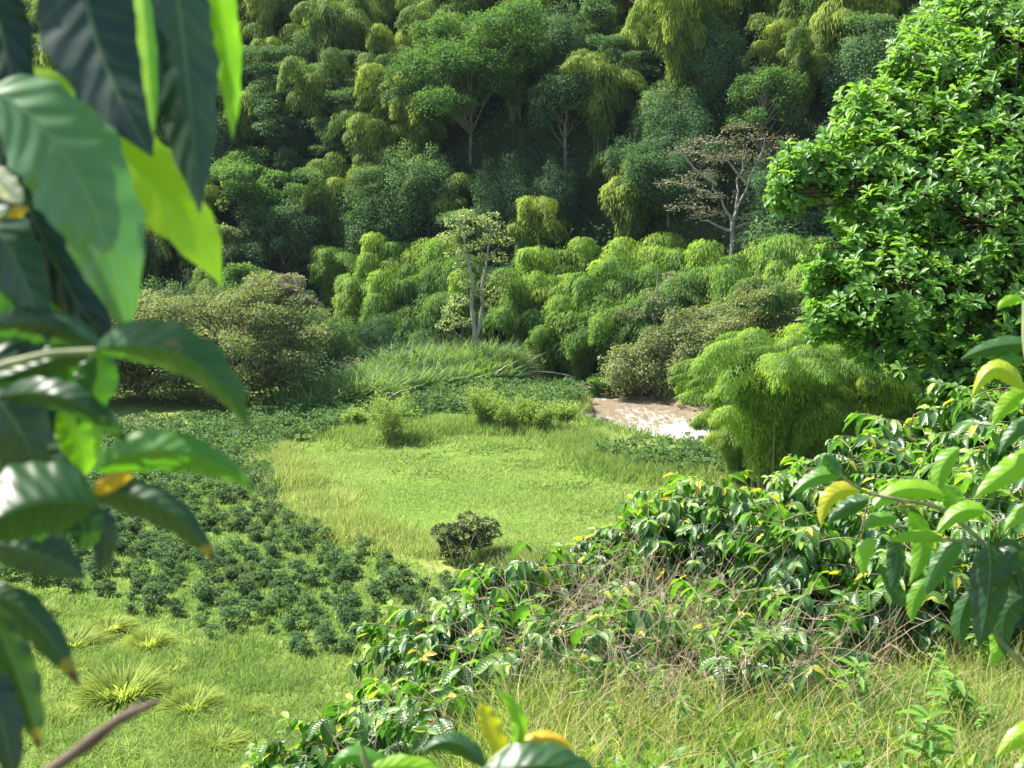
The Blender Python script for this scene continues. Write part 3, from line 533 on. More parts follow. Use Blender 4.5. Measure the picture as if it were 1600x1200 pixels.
g = ground(742, 590); stand(pale_tree(), g[0], g[1], 0, 1.1)
# right of the river
g = ground(1175, 618); stand(make_tree(410, 11.5, 7.8, 12., 130, 400, .24, 'olive', down=1, flat=.55, cr=1.6, trunk_r=.35, fork=.2, label='broad olive-brown tree on the right river bank behind the near bamboo'), g[0] + 1, g[1] + 2)
g = ground(1290, 615); stand(make_tree(411, 11, 5.5, 9, 90, 400, .24, 'olive', down=1, flat=.55, cr=1.5, trunk_r=.3, fork=.2, label='olive-brown tree partly hidden by the big leafy tree at right'), g[0] + 2, g[1] + 2)
g = ground(1075, 616); stand(make_tree(412, 9, 4.6, 9.5, 80, 380, .24, 'olive', down=1, cr=1.4, hang=1.6, fork=.12, label='vine-draped olive tree overhanging the river bank'), g[0], g[1] + 2)
g = ground(1000, 608); stand(make_tree(413, 5.6, 4.8, 5.2, 60, 300, .26, 'olive', cr=1.2, hang=1.8, fork=.1, label='low tangle of brown vines arching over the far river bank'), g[0] + .5, g[1] + 2.0)
g = ground(940, 604); stand(make_bush(414, 3.6, 2.3, 2600, .30, 'fgreen', 'riverside_bush', 'bright green bush at the water edge left of the brown vines', 'bush'), g[0], g[1] + 1.0)
g = ground(1112, 639); stand(make_bush(415, 2.8, 3.8, 3200, .30, 'darkbush', 'riverside_bush', 'dark low bush along the far water edge under the olive trees', 'bush'), g[0] + 1.5, g[1] + .5)
g = ground(1180, 642); stand(make_bush(416, 3.2, 4.0, 3200, .30, 'darkbush', 'riverside_bush', 'dark low bush at the water edge just behind the near bamboo', 'bush'), g[0] + 1.5, g[1] + .5)
def bare_tree(px, py, H, seed, label, crown=True):
    R = np.random.default_rng(seed); t = thing('thin_tree', label, 'tree'); B = MB(); F = MB(); B.tube(bend((0, 0, -.5), (.5, 0, H), 0, 9, R, .12), np.linspace(.16, .05, 9), 6)
    for k in range(9):
        z = H * R.uniform(.35, .95); e = np.array([R.uniform(-2.2, 2.2), R.uniform(-1, 1), z + R.uniform(.4, 1.8)]); B.tube(bend((.5 * z / H, 0, z - .3), e, .1, 6, R, .08), np.linspace(.06, .015, 6), 4); m = 110; o = rdir(R, m)
        F.scatter(QUADW, e + o * np.array([.9, .8, .45]), nrm(o + rdir(R, m)), nrm(o + np.array([0, 0, 1.])), .24 * R.uniform(.6, 1.2, m), R.uniform(.2, 1, m))
    B.build('trunk', M['palebark'], t); F.build('crown', M['greybrown'], t); g = ground(px, py); stand(t, g[0], g[1] + 3); return t
bare_tree(1022, 605, 12, 71, 'thin white-stemmed tree with sparse tan leaves behind the brown vines')
bare_tree(985, 600, 8, 72, 'short grey-stemmed tree with tan leaf tufts left of the thin white-stemmed tree')

bare_tree(272, 610, 11, 73, 'thin leaning white trunk with few leaves at the left end of the olive trees')
# the near bamboo clump
nb = make_bamboo(500, H=13.0, n=34, spread=7.6, blades=4200, bl=.30, bw=.06, mat='bamboo_near', rad_=1.5, low=.12, droopy=.6, label='large feathery bamboo clump with arching plumes between the river and the coffee shrubs')
nbp = Proto(nb); g = ground(1205, 778)
nbp.place((g[0], g[1], T(g[0], g[1]) - .1), .4, (1.05, 1.05, .95), label='large feathery bamboo clump with arching plumes between the river and the coffee shrubs')
for (px, py, sc, rz, lean, lab) in [(1285, 772, .92, 2.3, (.05, .12), 'large feathery bamboo clump leaning right beside the riverside one'), (1375, 765, .95, 4.1, (0, .05), 'large feathery bamboo clump next to the big leafy tree'), (1185, 742, .72, 5.2, (.02, -.16), 'feathery bamboo clump leaning left towards the white water')]:
    g = ground(px, py); nbp.place((g[0], g[1], T(g[0], g[1]) - .1), rz, sc, label=lab, lean=lean)
nb2 = Proto(make_bamboo(501, H=9, n=14, spread=4.5, blades=3600, bl=.30, bw=.05, mat='bamboo_near', rad_=1.2, low=.12, droopy=.8, label='smaller feathery bamboo clump right of the large one'))
g = ground(1330, 770); o = put(nb2, g[0] + 1, g[1] + 3, 1.0, 1.05, label='smaller feathery bamboo clump just right of the large one by the river')
g = ground(1450, 770); o = put(nb2, g[0] + 1, g[1] + 6, 2.4, 1.2, label='feathery bamboo clump half hidden behind the big leafy tree')
g = ground(1150, 750); o = put(nb2, g[0], g[1], 3.9, .72, label='low yellow-tipped bamboo sprout cluster at the left foot of the large clump')
for (x, y, rz, sc, lab) in [(19.5, 98.5, 1.2, .62, 'small feathery bamboo mound at the left front of the large clump'), (25, 103, .3, .75, 'low feathery bamboo clump between the large clump and the water'), (31, 105, 2.0, .85, 'feathery bamboo clump screening the river behind the large clump'), (38, 106, 4.0, .95, 'feathery bamboo clump farthest right along the near river bank'), (20.5, 101, 5.0, .6, 'small bamboo clump right behind the large feathery one')]: put(nb2, x, y, rz, sc, label=lab)
g = ground(1330, 720); stand(make_bush(420, 3.4, 2.2, 2400, .24, 'olive', 'shrub', 'pale olive shrub between the bamboo and the coffee shrubs', 'shrub'), g[0] + 1, g[1] - 8)

# meadow shrubs
g = ground(725, 880); stand(make_bush(430, 3.0, 1.7, 5200, .16, 'darkbush', 'round_bush', 'dark rounded bush standing alone at the near edge of the meadow', 'bush', stems=8), g[0], g[1])
def willow(seed, H, W, label):
    R = np.random.default_rng(seed); t = thing('light_shrub', label, 'shrub'); F = MB(); B = MB()
    for k in range(16):
        a = R.uniform(0, 6.3); q = W * R.uniform(.3, 1.1); P = bend((0, 0, -.1), (math.cos(a) * q, math.sin(a) * q, H * R.uniform(.65, 1.)), .25, 7, R, .06); B.tube(P, np.linspace(.035, .008, 7), 4)
        m = 230; u = R.uniform(.3, 1.05, m); i = np.minimum((u * 6).astype(int), 5); c = P[i] + (P[i + 1] - P[i]) * (u * 6 - i)[:, None] + R.normal(scale=.20 * W ** .5, size=(m, 3)); o = rdir(R, m)
        F.scatter(QUAD, c, nrm(o + np.array([0, 0, .2])), nrm(o + np.array([0, 0, 1.])), .22 * R.uniform(.6, 1.3, m), R.uniform(0, 1, m))
    B.build('stems', M['stem'], t); F.build('foliage', M['shrub'], t); return t
for (px, py, H, W, lab) in [(608, 694, 4.2, 2.1, 'loose pale yellow-green shrub at the far left edge of the meadow'), (758, 672, 3.8, 1.9, 'tall pale yellow-green shrub in the row at the far side of the meadow'), (800, 676, 3.2, 1.8, 'bushy yellow-green shrub right of the tall pale one'),
                            (838, 680, 2.8, 1.6, 'low yellow-green shrub nearest the river point'), (555, 672, 1.7, .9, 'tiny yellow-green shrub left of the loose pale shrub'), (880, 668, 1.9, 1.3, 'small bright green shrub at the bank beside the rocks')]:
    g = ground(px, py); stand(willow(440 + px, H, W, lab), g[0], g[1])
# dead twiggy bank and driftwood
def driftwood():
    R = np.random.default_rng(80)
    g = ground(985, 617, -1.0)
    for k, lab in enumerate(['long bleached log lying on the far river bank', 'grey log crossing over the driftwood pile', 'thin pale branch jutting from the driftwood pile', 'dark wet log at the bottom of the driftwood pile', 'short forked log at the right end of the pile', 'pale stick leaning over the waterline']):
        L = [7, 5, 4.2, 5.5, 3, 3.6][k]; b = MB(); a = R.uniform(-.5, .35); P = bend((-L / 2, 0, 0), (L / 2, 0, .4), R.uniform(-.2, .3), 8, R, .08); r = [.20, .16, .09, .2, .15, .07][k]; b.tube(P, np.linspace(r, r * .5, 8), 7)
        b.tube(bend(P[5], P[5] + np.array([.9, .5, .8]), 0, 4), np.linspace(r * .5, .03, 4), 5)
        o = tag(b.build('driftwood_log', M['dry'] if k % 2 == 0 else M['bark']), lab, 'log', 'driftwood on the river bank'); o.location = (g[0] + R.uniform(-3, 3), g[1] + R.uniform(-1.0, 1.6), -.75 + .14 * k); o.rotation_euler = (0, R.uniform(-.08, .08), a)
    b = MB(); g = ground(870, 590)
    for (px, py, qx, qy, lab) in [(790, 586, 900, 590, 'long pale fallen pole in the shade at the river bend')]:
        A = ground(px, py, .6); B_ = ground(qx, qy, 0.4); b.tube(bend(A, B_, .5, 8), np.linspace(.12, .05, 8), 6); tag(b.build('fallen_pole', M['palebark']), lab, 'pole')
driftwood()
def rock(seed, r, fl):
    R = np.random.default_rng(seed); b = MB(); n, m = 14, 18; th = np.linspace(.02, math.pi - .02, n); ph = np.linspace(0, 2 * math.pi, m, endpoint=False); V = []
    for a in th:
        for c in ph:
            v = Vector((math.sin(a) * math.cos(c), math.sin(a) * math.sin(c), math.cos(a))); q = 1 + .35 * mnoise.noise(v * 1.6 + Vector((seed, 0, 0))) + .12 * mnoise.noise(v * 5 + Vector((seed, 3, 0))); V.append([v.x * q * r, v.y * q * r * .8, v.z * q * r * fl])
    i = np.arange(n - 1)[:, None] * m; j = np.arange(m)[None]; Q = np.stack([i + j, i + (j + 1) % m, i + m + (j + 1) % m, i + m + j], -1).reshape(-1, 4); b.add(V, Q); return b
for k, (px, py, r, lab) in enumerate([(915, 655, 1.3, 'flat dark rock at the tip of the river point'), (938, 657, .8, 'small wet rock nearest the white water'), (898, 660, .9, 'grey rock under the overhanging grass bank'), (905, 606, .9, 'pale stone at the upstream river bend'), (925, 608, .7, 'pale stone right of the upstream bend stone')]):
    g = ground(px, py, -.9); o = tag(rock(k, r, .45).build('river_rock', M['rock']), lab, 'rock', 'rocks along the river'); o.location = (g[0], g[1], -.95)

# ------------------------------------------------------------------ coffee plantation
cb = [Proto(make_bush(600 + k, H=[1.5, 1.3, 1.7, 1.2][k], W=[.72, .66, .8, .6][k], n=[700, 640, 760, 560][k], ls=.15)) for k in range(4)]
def jgrid(poly, step, R, rot=.35, jit=.28):
    x0, y0 = poly.min(0) - 5; x1, y1 = poly.max(0) + 5; g = np.mgrid[-160:160:step, -160:160:step].reshape(2, -1).T; c, s = math.cos(rot), math.sin(rot)
    g = g @ np.array([[c, s], [-s, c]]) + poly.mean(0); g = g + R.normal(scale=jit * step, size=g.shape); return g[inpoly(poly, g[:, 0], g[:, 1])]
Rf = np.random.default_rng(31)
pts = np.concatenate([jgrid(FIELD, 1.28, Rf), jgrid(FIELD2, 1.4, Rf)])
keep = (np.abs(pts[:, 0]) < pts[:, 1] * .40 + 4) & (~inpoly(BARE, pts[:, 0], pts[:, 1])) & (rivdist(pts[:, 0], pts[:, 1]) > .9)
dens = wav(pts[:, 0], pts[:, 1], 3.1, 4) + .6 * wav(pts[:, 0], pts[:, 1], 1.5, 7); thin = sstep(95, 64, pts[:, 1])
keep &= (dens > -1.25 + .55 * thin) & (Rf.uniform(size=len(pts)) > .04 + .18 * thin); pts = pts[keep]; pts = pts[np.argsort(pts[:, 1])]
vis = []
for q in pts:
    px, py = project((q[0], q[1], 1.0)); vis.append(80 < px < 1000 and py < 1030 and not (px > 620 and py > 1000))
vis = np.array(vis); near = pts[vis][:290]; rest = np.concatenate([pts[~vis], pts[vis][290:]])
EL = []
for i, (x, y) in enumerate(near):
    s = Rf.uniform(.42, .82); o = put(cb[i % 4], x, y, Rf.uniform(0, 6.3), (s * 1.05, s * 1.05, s), -.03, label='dark green coffee bush in the lower rows of the valley plantation', group='coffee bushes in the valley plantation')
    px, py = project((x, y, .5))
    if py > 985: EL.append((o, 'small dark coffee bush' if s < .85 else 'full dark coffee bush', 'on the open grass edge of the plantation', px))
finish_labels(EL)
def coffee_mass():
    R = np.random.default_rng(32); F = MB()
    for (x, y) in rest:
        n = 130 if y > 100 else 230; s = R.uniform(.65, 1.05) if y < 100 else R.uniform(.8, 1.15); H = 1.35 * s; o = rdir(R, n); o[:, 2] = np.abs(o[:, 2]); nb_ = 9; cl = rdir(R, nb_) * np.array([.62, .62, .4]) * s
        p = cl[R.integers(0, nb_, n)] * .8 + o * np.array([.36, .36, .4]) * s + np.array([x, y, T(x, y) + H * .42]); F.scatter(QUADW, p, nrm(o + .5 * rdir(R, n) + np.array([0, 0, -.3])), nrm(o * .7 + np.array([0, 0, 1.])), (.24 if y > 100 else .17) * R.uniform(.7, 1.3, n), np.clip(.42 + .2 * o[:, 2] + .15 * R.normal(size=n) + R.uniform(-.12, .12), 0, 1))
    tag(F.build('coffee_plantation', M['coffee_far']), 'dense dark green coffee bushes filling the farther rows of the valley plantation', 'coffee bushes', kind='stuff')
coffee_mass()

# ------------------------------------------------------------------ grasses
def grass(name, mat, pts_, n_per, h, w, label, lean=.35, wind=(.25, 0), hv=None, seed=0, spread=.12, tpl=BLADE):
    R = np.random.default_rng(seed); F = MB(); m = len(pts_) * n_per; b = np.repeat(pts_, n_per, 0) + R.normal(scale=spread, size=(m, 2)); hh = np.repeat(hv if hv is not None else np.ones(len(pts_)), n_per) * h * R.uniform(.45, 1.15, m)
    p = np.column_stack([b, terrain(b[:, 0], b[:, 1]) - .02]); o = R.normal(size=(m, 2)) * lean; d = nrm(np.column_stack([o[:, 0] + wind[0], o[:, 1] + wind[1], np.ones(m)])); a = R.uniform(0, 6.3, m)
    nn = nrm(np.column_stack([np.cos(a), np.sin(a), .5 + 0 * a])); F.scatter(tpl, p, d, nn, hh, R.beta(2, 2, m), wid=w * R.uniform(.6, 1.4, m)); return tag(F.build(name, M[mat]), label, 'grass', kind='stuff')
def rpts(poly, n, R, f=None):
    lo, hi = poly.min(0), poly.max(0); q = R.uniform(lo, hi, (n, 2)); k = inpoly(poly, q[:, 0], q[:, 1]); q = q[k]; return q if f is None else q[f(q[:, 0], q[:, 1])]
Rg = np.random.default_rng(41)
mp = rpts(MEADOW, 100000, Rg); hv = .75 + .35 * wav(mp[:, 0], mp[:, 1], 2.2, 1) + .3 * wav(mp[:, 0], mp[:, 1], 6, 3)
grass('meadow_grass', 'meadow', mp, 3, .34, .045, 'bright lime-green grass of the oval valley meadow', hv=hv, seed=1, lean=.4)
fp = rpts(FIELD, 70000, Rg, lambda x, y: (np.abs(x) < y * .4 + 4) & (y < 112)); grass('row_grass', 'rough', fp, 2, .35, .06, 'yellow-green grass growing between the coffee bushes', seed=2)
lp = np.column_stack([Rg.uniform(-30, 18, 60000), Rg.uniform(36, 76, 60000)]); lp = lp[(~inpoly(FIELD, *lp.T)) & (~inpoly(MEADOW, *lp.T)) & (np.abs(lp[:, 0]) < lp[:, 1] * .4 + 2)]
hv = np.clip(.7 + .5 * wav(lp[:, 0], lp[:, 1], 1.7, 2) + .4 * wav(lp[:, 0], lp[:, 1], 5, 5), .3, 1.6)
grass('rough_grass', 'rough', lp, 4, .40, .045, 'uneven rough grass covering the slope below the plantation', hv=hv, seed=3)
def strip(px, n, width, R):
    P = gpoly(px); s = np.concatenate([[0], np.cumsum(np.hypot(*np.diff(P, axis=0).T))]); u = R.uniform(0, s[-1], n); return np.column_stack([np.interp(u, s, P[:, 0]), np.interp(u, s, P[:, 1])]) + R.normal(scale=width, size=(n, 2))
hp = strip([(415, 706), (440, 735), (475, 775), (520, 828), (580, 846), (650, 858), (700, 868)], 5200, .9, Rg); hv = .8 + .4 * wav(hp[:, 0], hp[:, 1], 1.3, 2)
grass('meadow_edge_grass', 'hedge', hp, 7, 1.35, .055, 'tall straw-tinted grass rimming the left and near edge of the meadow', hv=hv, seed=4, lean=.4, spread=.25)
wp = np.concatenate([c + Rg.normal(scale=(1.6, 1.1), size=(70, 2)) for c in [ground(*q)[:2] for q in [(560, 700), (690, 690), (760, 705), (860, 700), (920, 720), (970, 745), (1040, 760), (1000, 780), (880, 760), (690, 740), (790, 700), (950, 800), (830, 730), (1020, 730), (530, 770), (640, 720)]]])
grass('meadow_weeds', 'rough', wp, 6, .55, .10, 'darker broad weeds scattered through the meadow', seed=20, lean=.7, spread=.2, tpl=CN)
hp = strip([(760, 880), (860, 886), (900, 884), (1000, 880)], 2600, .8, Rg); grass('near_edge_grass', 'rough', hp, 7, .9, .05, 'tall green grass right of the dark rounded bush', seed=5, lean=.4, spread=.25)
hp = strip([(540, 682), (600, 690), (680, 672), (740, 672), (850, 678), (900, 690), (920, 720), (1000, 742), (1080, 750)], 5200, 1.3, Rg); grass('far_edge_grass', 'rough', hp, 7, 1.1, .06, 'ragged tall grass along the far side of the meadow', seed=6, lean=.45, spread=.3)
cp = rpts(gpoly([(430, 642), (500, 624), (600, 606), (700, 592), (800, 586), (810, 596), (720, 606), (640, 616), (580, 636), (480, 650)]), 12000, Rg); hv = 1 + .35 * wav(cp[:, 0], cp[:, 1], 2.0, 2)
grass('tall_cane', 'cane', cp[:5200], 8, 2.9, .17, 'tall pale green cane thicket between the plantation and the bamboo', hv=hv[:5200], seed=7, lean=.42, spread=.4, wind=(.06, 0), tpl=CN)
cp = rpts(gpoly([(600, 596), (790, 582), (800, 590), (610, 606)]), 9000, Rg)[:1500]
grass('tall_cane', 'cane', cp, 7, 4.2, .13, 'tallest cane stand at the foot of the pale-barked tree', seed=8, lean=.36, spread=.45, wind=(.05, 0), tpl=CN)
def river_bank_pts(R, n): q = np.column_stack([R.uniform(-20, 60, n), R.uniform(98, 165, n)]); d = rivdist(*q.T); return q[(d > .3) & (d < 2.4)]
bp_ = river_bank_pts(Rg, 30000)[:4200]; grass('bank_grass', 'rough', bp_, 5, .9, .07, 'coarse grass hanging over the river banks', seed=9, lean=.6, spread=.3)

wp = np.concatenate([c + Rg.normal(scale=(1.3, 1.1), size=(80, 2)) for c in zip(Rg.uniform(-24, 2, 46), Rg.uniform(46, 66, 46)) if not inpoly(FIELD, np.array([c[0]]), np.array([c[1]]))[0]])
wp = wp[~inpoly(FIELD, wp[:, 0], wp[:, 1])]
grass('tall_rough_grass', 'rough', wp, 7, .95, .030, 'taller shaggy grass patches on the left slope', seed=21, lean=.5, spread=.15, tpl=GR)
def make_tussock(seed, H, W, n=1000):
    R = np.random.default_rng(seed); F = MB(); a = R.uniform(0, 6.3, n); q = np.sqrt(R.uniform(0, 1, n)) * W * .5; p = np.column_stack([np.cos(a) * q, np.sin(a) * q, -.05 + 0 * a]); l = R.uniform(.05, 1.3, n)
    d = nrm(np.column_stack([np.cos(a) * l, np.sin(a) * l, np.ones(n)])); nn = nrm(np.column_stack([np.cos(a) * -1, np.sin(a) * -1, .6 + 0 * a])); F.scatter(GR, p, d, nn, H * R.uniform(.5, 1.1, n), R.beta(2, 2, n), wid=.085); return F.build('grass_tussock', M['tussock'])
tu = [Proto(make_tussock(700 + k, [1.25, 1.0, .85][k], [1.5, 1.2, 1.1][k])) for k in range(3)]
for k, (px, py, s, lab) in enumerate([(190, 1080, 1.35, 'largest bright grass tussock low on the left slope'), (300, 1100, 1.1, 'yellow grass tussock right of the largest one'), (125, 1030, 1.0, 'bright grass tussock above and left of the largest one'), (110, 985, 1.1, 'feathery tussock near the left plantation edge'), (170, 960, 1.1, 'green tussock just below the lowest coffee rows at left'),
                                     (60, 940, 1.2, 'pale tussock close to the hanging dark leaf'), (230, 985, .8, 'small tussock under the plantation corner'), (270, 1030, .8, 'small green tussock above the yellow one'), (390, 1105, .7, 'low tussock at bottom centre-left of the grass'), (340, 1165, .8, 'low dark tussock near the bottom edge'), (100, 1120, .9, 'tussock behind the lowest hanging leaf tip'), (40, 1000, 1.1, 'tussock by the left frame edge above the leaf tip')]):
    g = ground(px, py, .8); put(tu[k % 3], g[0], g[1], k * 1.3, (s * (1 + .3 * math.sin(k * 2.3)), s, s * (.75 + .2 * math.cos(k))), 0, label=lab, group='grass tussocks on the left slope').__setitem__('category', 'grass tussock')

# ------------------------------------------------------------------ big leafy tree at the right
def big_tree():
    R = np.random.default_rng(90); t = thing('leafy_tree', 'large leafy tree with whorled glossy bright green leaves filling the upper right', 'tree'); B = MB(); F = MB()
    bx, by = 9.4, 18.5; zb = T(bx, by); B.tube(bend((bx, by, zb - .5), (bx + .2, by, 26.5), 0, 12, R, .1), np.linspace(.30, .14, 12), 10)
    # crown envelope: lobes given by centre and radius, standing round the trunk
    def c(px, py, d, r): p = at(px, py, d); return (p[0], p[1], p[2], r)
    lobes = [c(1560, 60, 18, 1.25), c(1470, 150, 17.5, .95), c(1590, 210, 17, 1.3), c(1400, 215, 17.2, .75), c(1355, 175, 17.4, .42), c(1330, 270, 17, .62), c(1265, 270, 16.8, .42), c(1232, 300, 16.6, .26), c(1240, 262, 16.9, .25), c(1450, 300, 16.8, 1.0), c(1390, 360, 16.5, .7), c(1540, 350, 16.2, 1.1), c(1330, 400, 16.4, .48),
             c(1300, 440, 16.3, .32), c(1420, 460, 16, .8), c(1520, 480, 16, .9), c(1350, 480, 16.2, .5), c(1290, 505, 16.1, .26), c(1450, 560, 15.8, .5), c(1530, 590, 15.6, .55), c(1620, 450, 16, 1.0), c(1500, 20, 18.5, .5), c(1650, 100, 17.5, 1.4), c(1680, 330, 17, 1.5), c(1430, 110, 17.8, .4), c(1365, 540, 16, .28), c(1480, 620, 15.6, .30),
             c(1600, 120, 20, 2.0), c(1560, 400, 19, 2.0), c(1750, 200, 19, 2.6), c(1700, 500, 18, 2.0),]
    for (x, y, z, r) in lobes:
        L = np.array([x, y, z]); z0 = min(max(z - 1.2, zb + 1.6), 25.5); root = np.array([bx, by, z0]); lim = bend(root, L, .25, 9, R, .06); B.tube(lim, np.linspace(.09, .03, 9), 6)
        nt_ = int(92 * r * r + 66 * r + 10); o = rdir(R, nt_); q = R.uniform(.15, 1, nt_) ** .4; q = q * (1 + .18 * wav(o[:, 0] * 4, o[:, 2] * 4 + o[:, 1] * 3, 1, x)); tips = L + o * (r * q)[:, None]
        for k in range(0, nt_, 2):
            m0 = lim[R.integers(5, 9)]; B.tube(bend(m0, tips[k], .05, 5, R, .02), np.linspace(.014, .005, 5), 3)
        ax = nrm(o * .8 + np.array([0, 0, .75]) + .35 * rdir(R, nt_)); nl = 9
        a = (np.arange(nl) * 2.4)[None] + R.uniform(0, 6.3, (nt_, 1)); e1 = nrm(np.cross(ax, rdir(R, nt_))); e2 = np.cross(ax, e1)
        side = np.cos(a)[..., None] * e1[:, None] + np.sin(a)[..., None] * e2[:, None]; up = R.uniform(.0, 1.1, (nt_, nl, 1)); d = nrm(side + ax[:, None] * up + np.array([0, 0, -.08])).reshape(-1, 3)
        nn = nrm(ax[:, None] - side * .3 + .25 * rdir(R, nt_ * nl).reshape(nt_, nl, 3)).reshape(-1, 3); P = (tips[:, None] + ax[:, None] * R.uniform(-.10, .02, (nt_, nl, 1))).reshape(-1, 3)
        young = np.repeat(R.uniform(size=nt_) ** 3, nl); sz = R.uniform(.10, .175, nt_ * nl)
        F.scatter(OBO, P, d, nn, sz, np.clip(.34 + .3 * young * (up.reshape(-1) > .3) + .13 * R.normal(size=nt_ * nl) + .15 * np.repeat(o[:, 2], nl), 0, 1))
    B.build('trunk', M['darkbark'], t); F.build('crown', M['bigtree'], t)
big_tree()

# ------------------------------------------------------------------ coffee shrubs on the near spur
def make_coffee(seed, H=1.7, nst=3, L=.135, dense=1., bare=.15, blen=.55):
    R = np.random.default_rng(seed); t = thing('coffee_shrub', 'coffee shrub', 'coffee shrub'); B = MB(); F = MB(); CH = []
    P = []; D = []; NN = []; SZ = []; VV = []
    for s in range(nst):
        a0 = R.uniform(0, 6.3); lean = R.uniform(.08, .32) if nst > 1 else .05; hs = H * R.uniform(.75, 1); top = np.array([math.cos(a0) * lean * hs, math.sin(a0) * lean * hs, hs]); st = bend((math.cos(a0) * .05, math.sin(a0) * .05, -.1), top, 0, 12, R, .015)
        B.tube(st, np.linspace(.018, .005, 12), 6); nn_ = int(hs / .085 * dense); zs = np.linspace(bare, .99, nn_)
        for i, u in enumerate(zs):
            f = u * 11; j = min(int(f), 10); c = st[j] + (st[j + 1] - st[j]) * (f - j); az = a0 + (i % 2) * 1.57 + R.uniform(-.3, .3)
            for sg in (0, math.pi):
                if R.uniform() < .12: continue
                bl = blen * (math.sin(math.pi * (.12 + .80 * (1 - u) ** .8)) * .85 + .15) * R.uniform(.7, 1.15); dr = np.array([math.cos(az + sg), math.sin(az + sg), 0]); rise = .35 + .5 * u - .25
                v = np.linspace(0, 1, 7)[:, None]; br = c + dr * bl * v + np.array([0, 0, 1.]) * (bl * (rise * v - (.55 - .25 * u) * v ** 2)); B.tube(br, np.linspace(.0045, .002, 7), 4)
                npair = max(2, int(bl / .058)); vs = np.linspace(.30, 1.0, npair)
                for k, w in enumerate(vs):
                    if R.uniform() < .10 + .35 * (1 - w) : continue
                    f2 = w * 6; j2 = min(int(f2), 5); p = br[j2] + (br[j2 + 1] - br[j2]) * (f2 - j2); tg = nrm(br[j2 + 1] - br[j2]); sd = nrm(np.cross(tg, (0, 0, 1.)))
                    tip = w > .93
                    for g in (-1, 1):
                        dd = sd * g * R.uniform(.4, .8) + tg * R.uniform(.35, .8) + np.array([0, 0, R.uniform(-1.15, -.25) if not tip else R.uniform(-.5, .3)]); P.append(p); D.append(dd); NN.append(np.array([0, 0, 1.]) + dr * .5 + R.normal(scale=.22, size=3)); SZ.append(L * R.uniform(.65, 1.2) * (.62 if tip else 1)); VV.append(.30 + .13 * R.normal() + (.45 * R.uniform() ** .6 if tip else 0) + (.18 if u > .85 else 0) + (.5 if R.uniform() < .012 else 0))
                    if R.uniform() < .012 and len(CH) < 12:
                        for q in range(3):
                            th = np.linspace(0, math.pi, 5); C = MB(); CH.append(C); C.tube(p + np.column_stack([0 * th, 0 * th, -.008 * np.cos(th)]) + R.normal(scale=.008, size=3), .0075 * np.sin(th) + .0004, 6)
    P, D, NN, SZ, VV = map(np.array, (P, D, NN, SZ, VV)); q = R.integers(0, 3, len(P)); D = nrm(D); NN = nrm(NN)
    for k in range(3): m = q == k; F.scatter(COF[k], P[m], D[m], NN[m], SZ[m], np.clip(VV[m], 0, 1))
    B.build('stem', M['stem'], t); F.build('foliage', M['coffee'], t)
    for C in CH: C.build('cherry', M['cherry'], t)
    return t
shr = [Proto(make_coffee(800, 1.30, 4, .185, .95, bare=.22, blen=.55)), Proto(make_coffee(801, 1.15, 4, .19, .95, bare=.28, blen=.6)), Proto(make_coffee(802, 1.30, 4, .18, bare=.35, dense=.75, blen=.52)), Proto(make_coffee(803, 1.05, 4, .18, .95, blen=.48))]
def shrub(px, py, d, k, rz, sc, label, dz=None):
    """top of the shrub seen near (px,py) at depth d; it stands on the terrain"""
    p = at(px, py, d); z = T(p[0], p[1]); H0 = [1.30, 1.15, 1.30, 1.05][k]; need = p[2] - z + .08; s = float(np.clip(need / H0, .82, 1.35))
    shr[k].place((p[0], p[1], z - .03 - max(0, s * H0 - max(need, .45))), rz, s, label=label, group='coffee shrubs on the near slope')
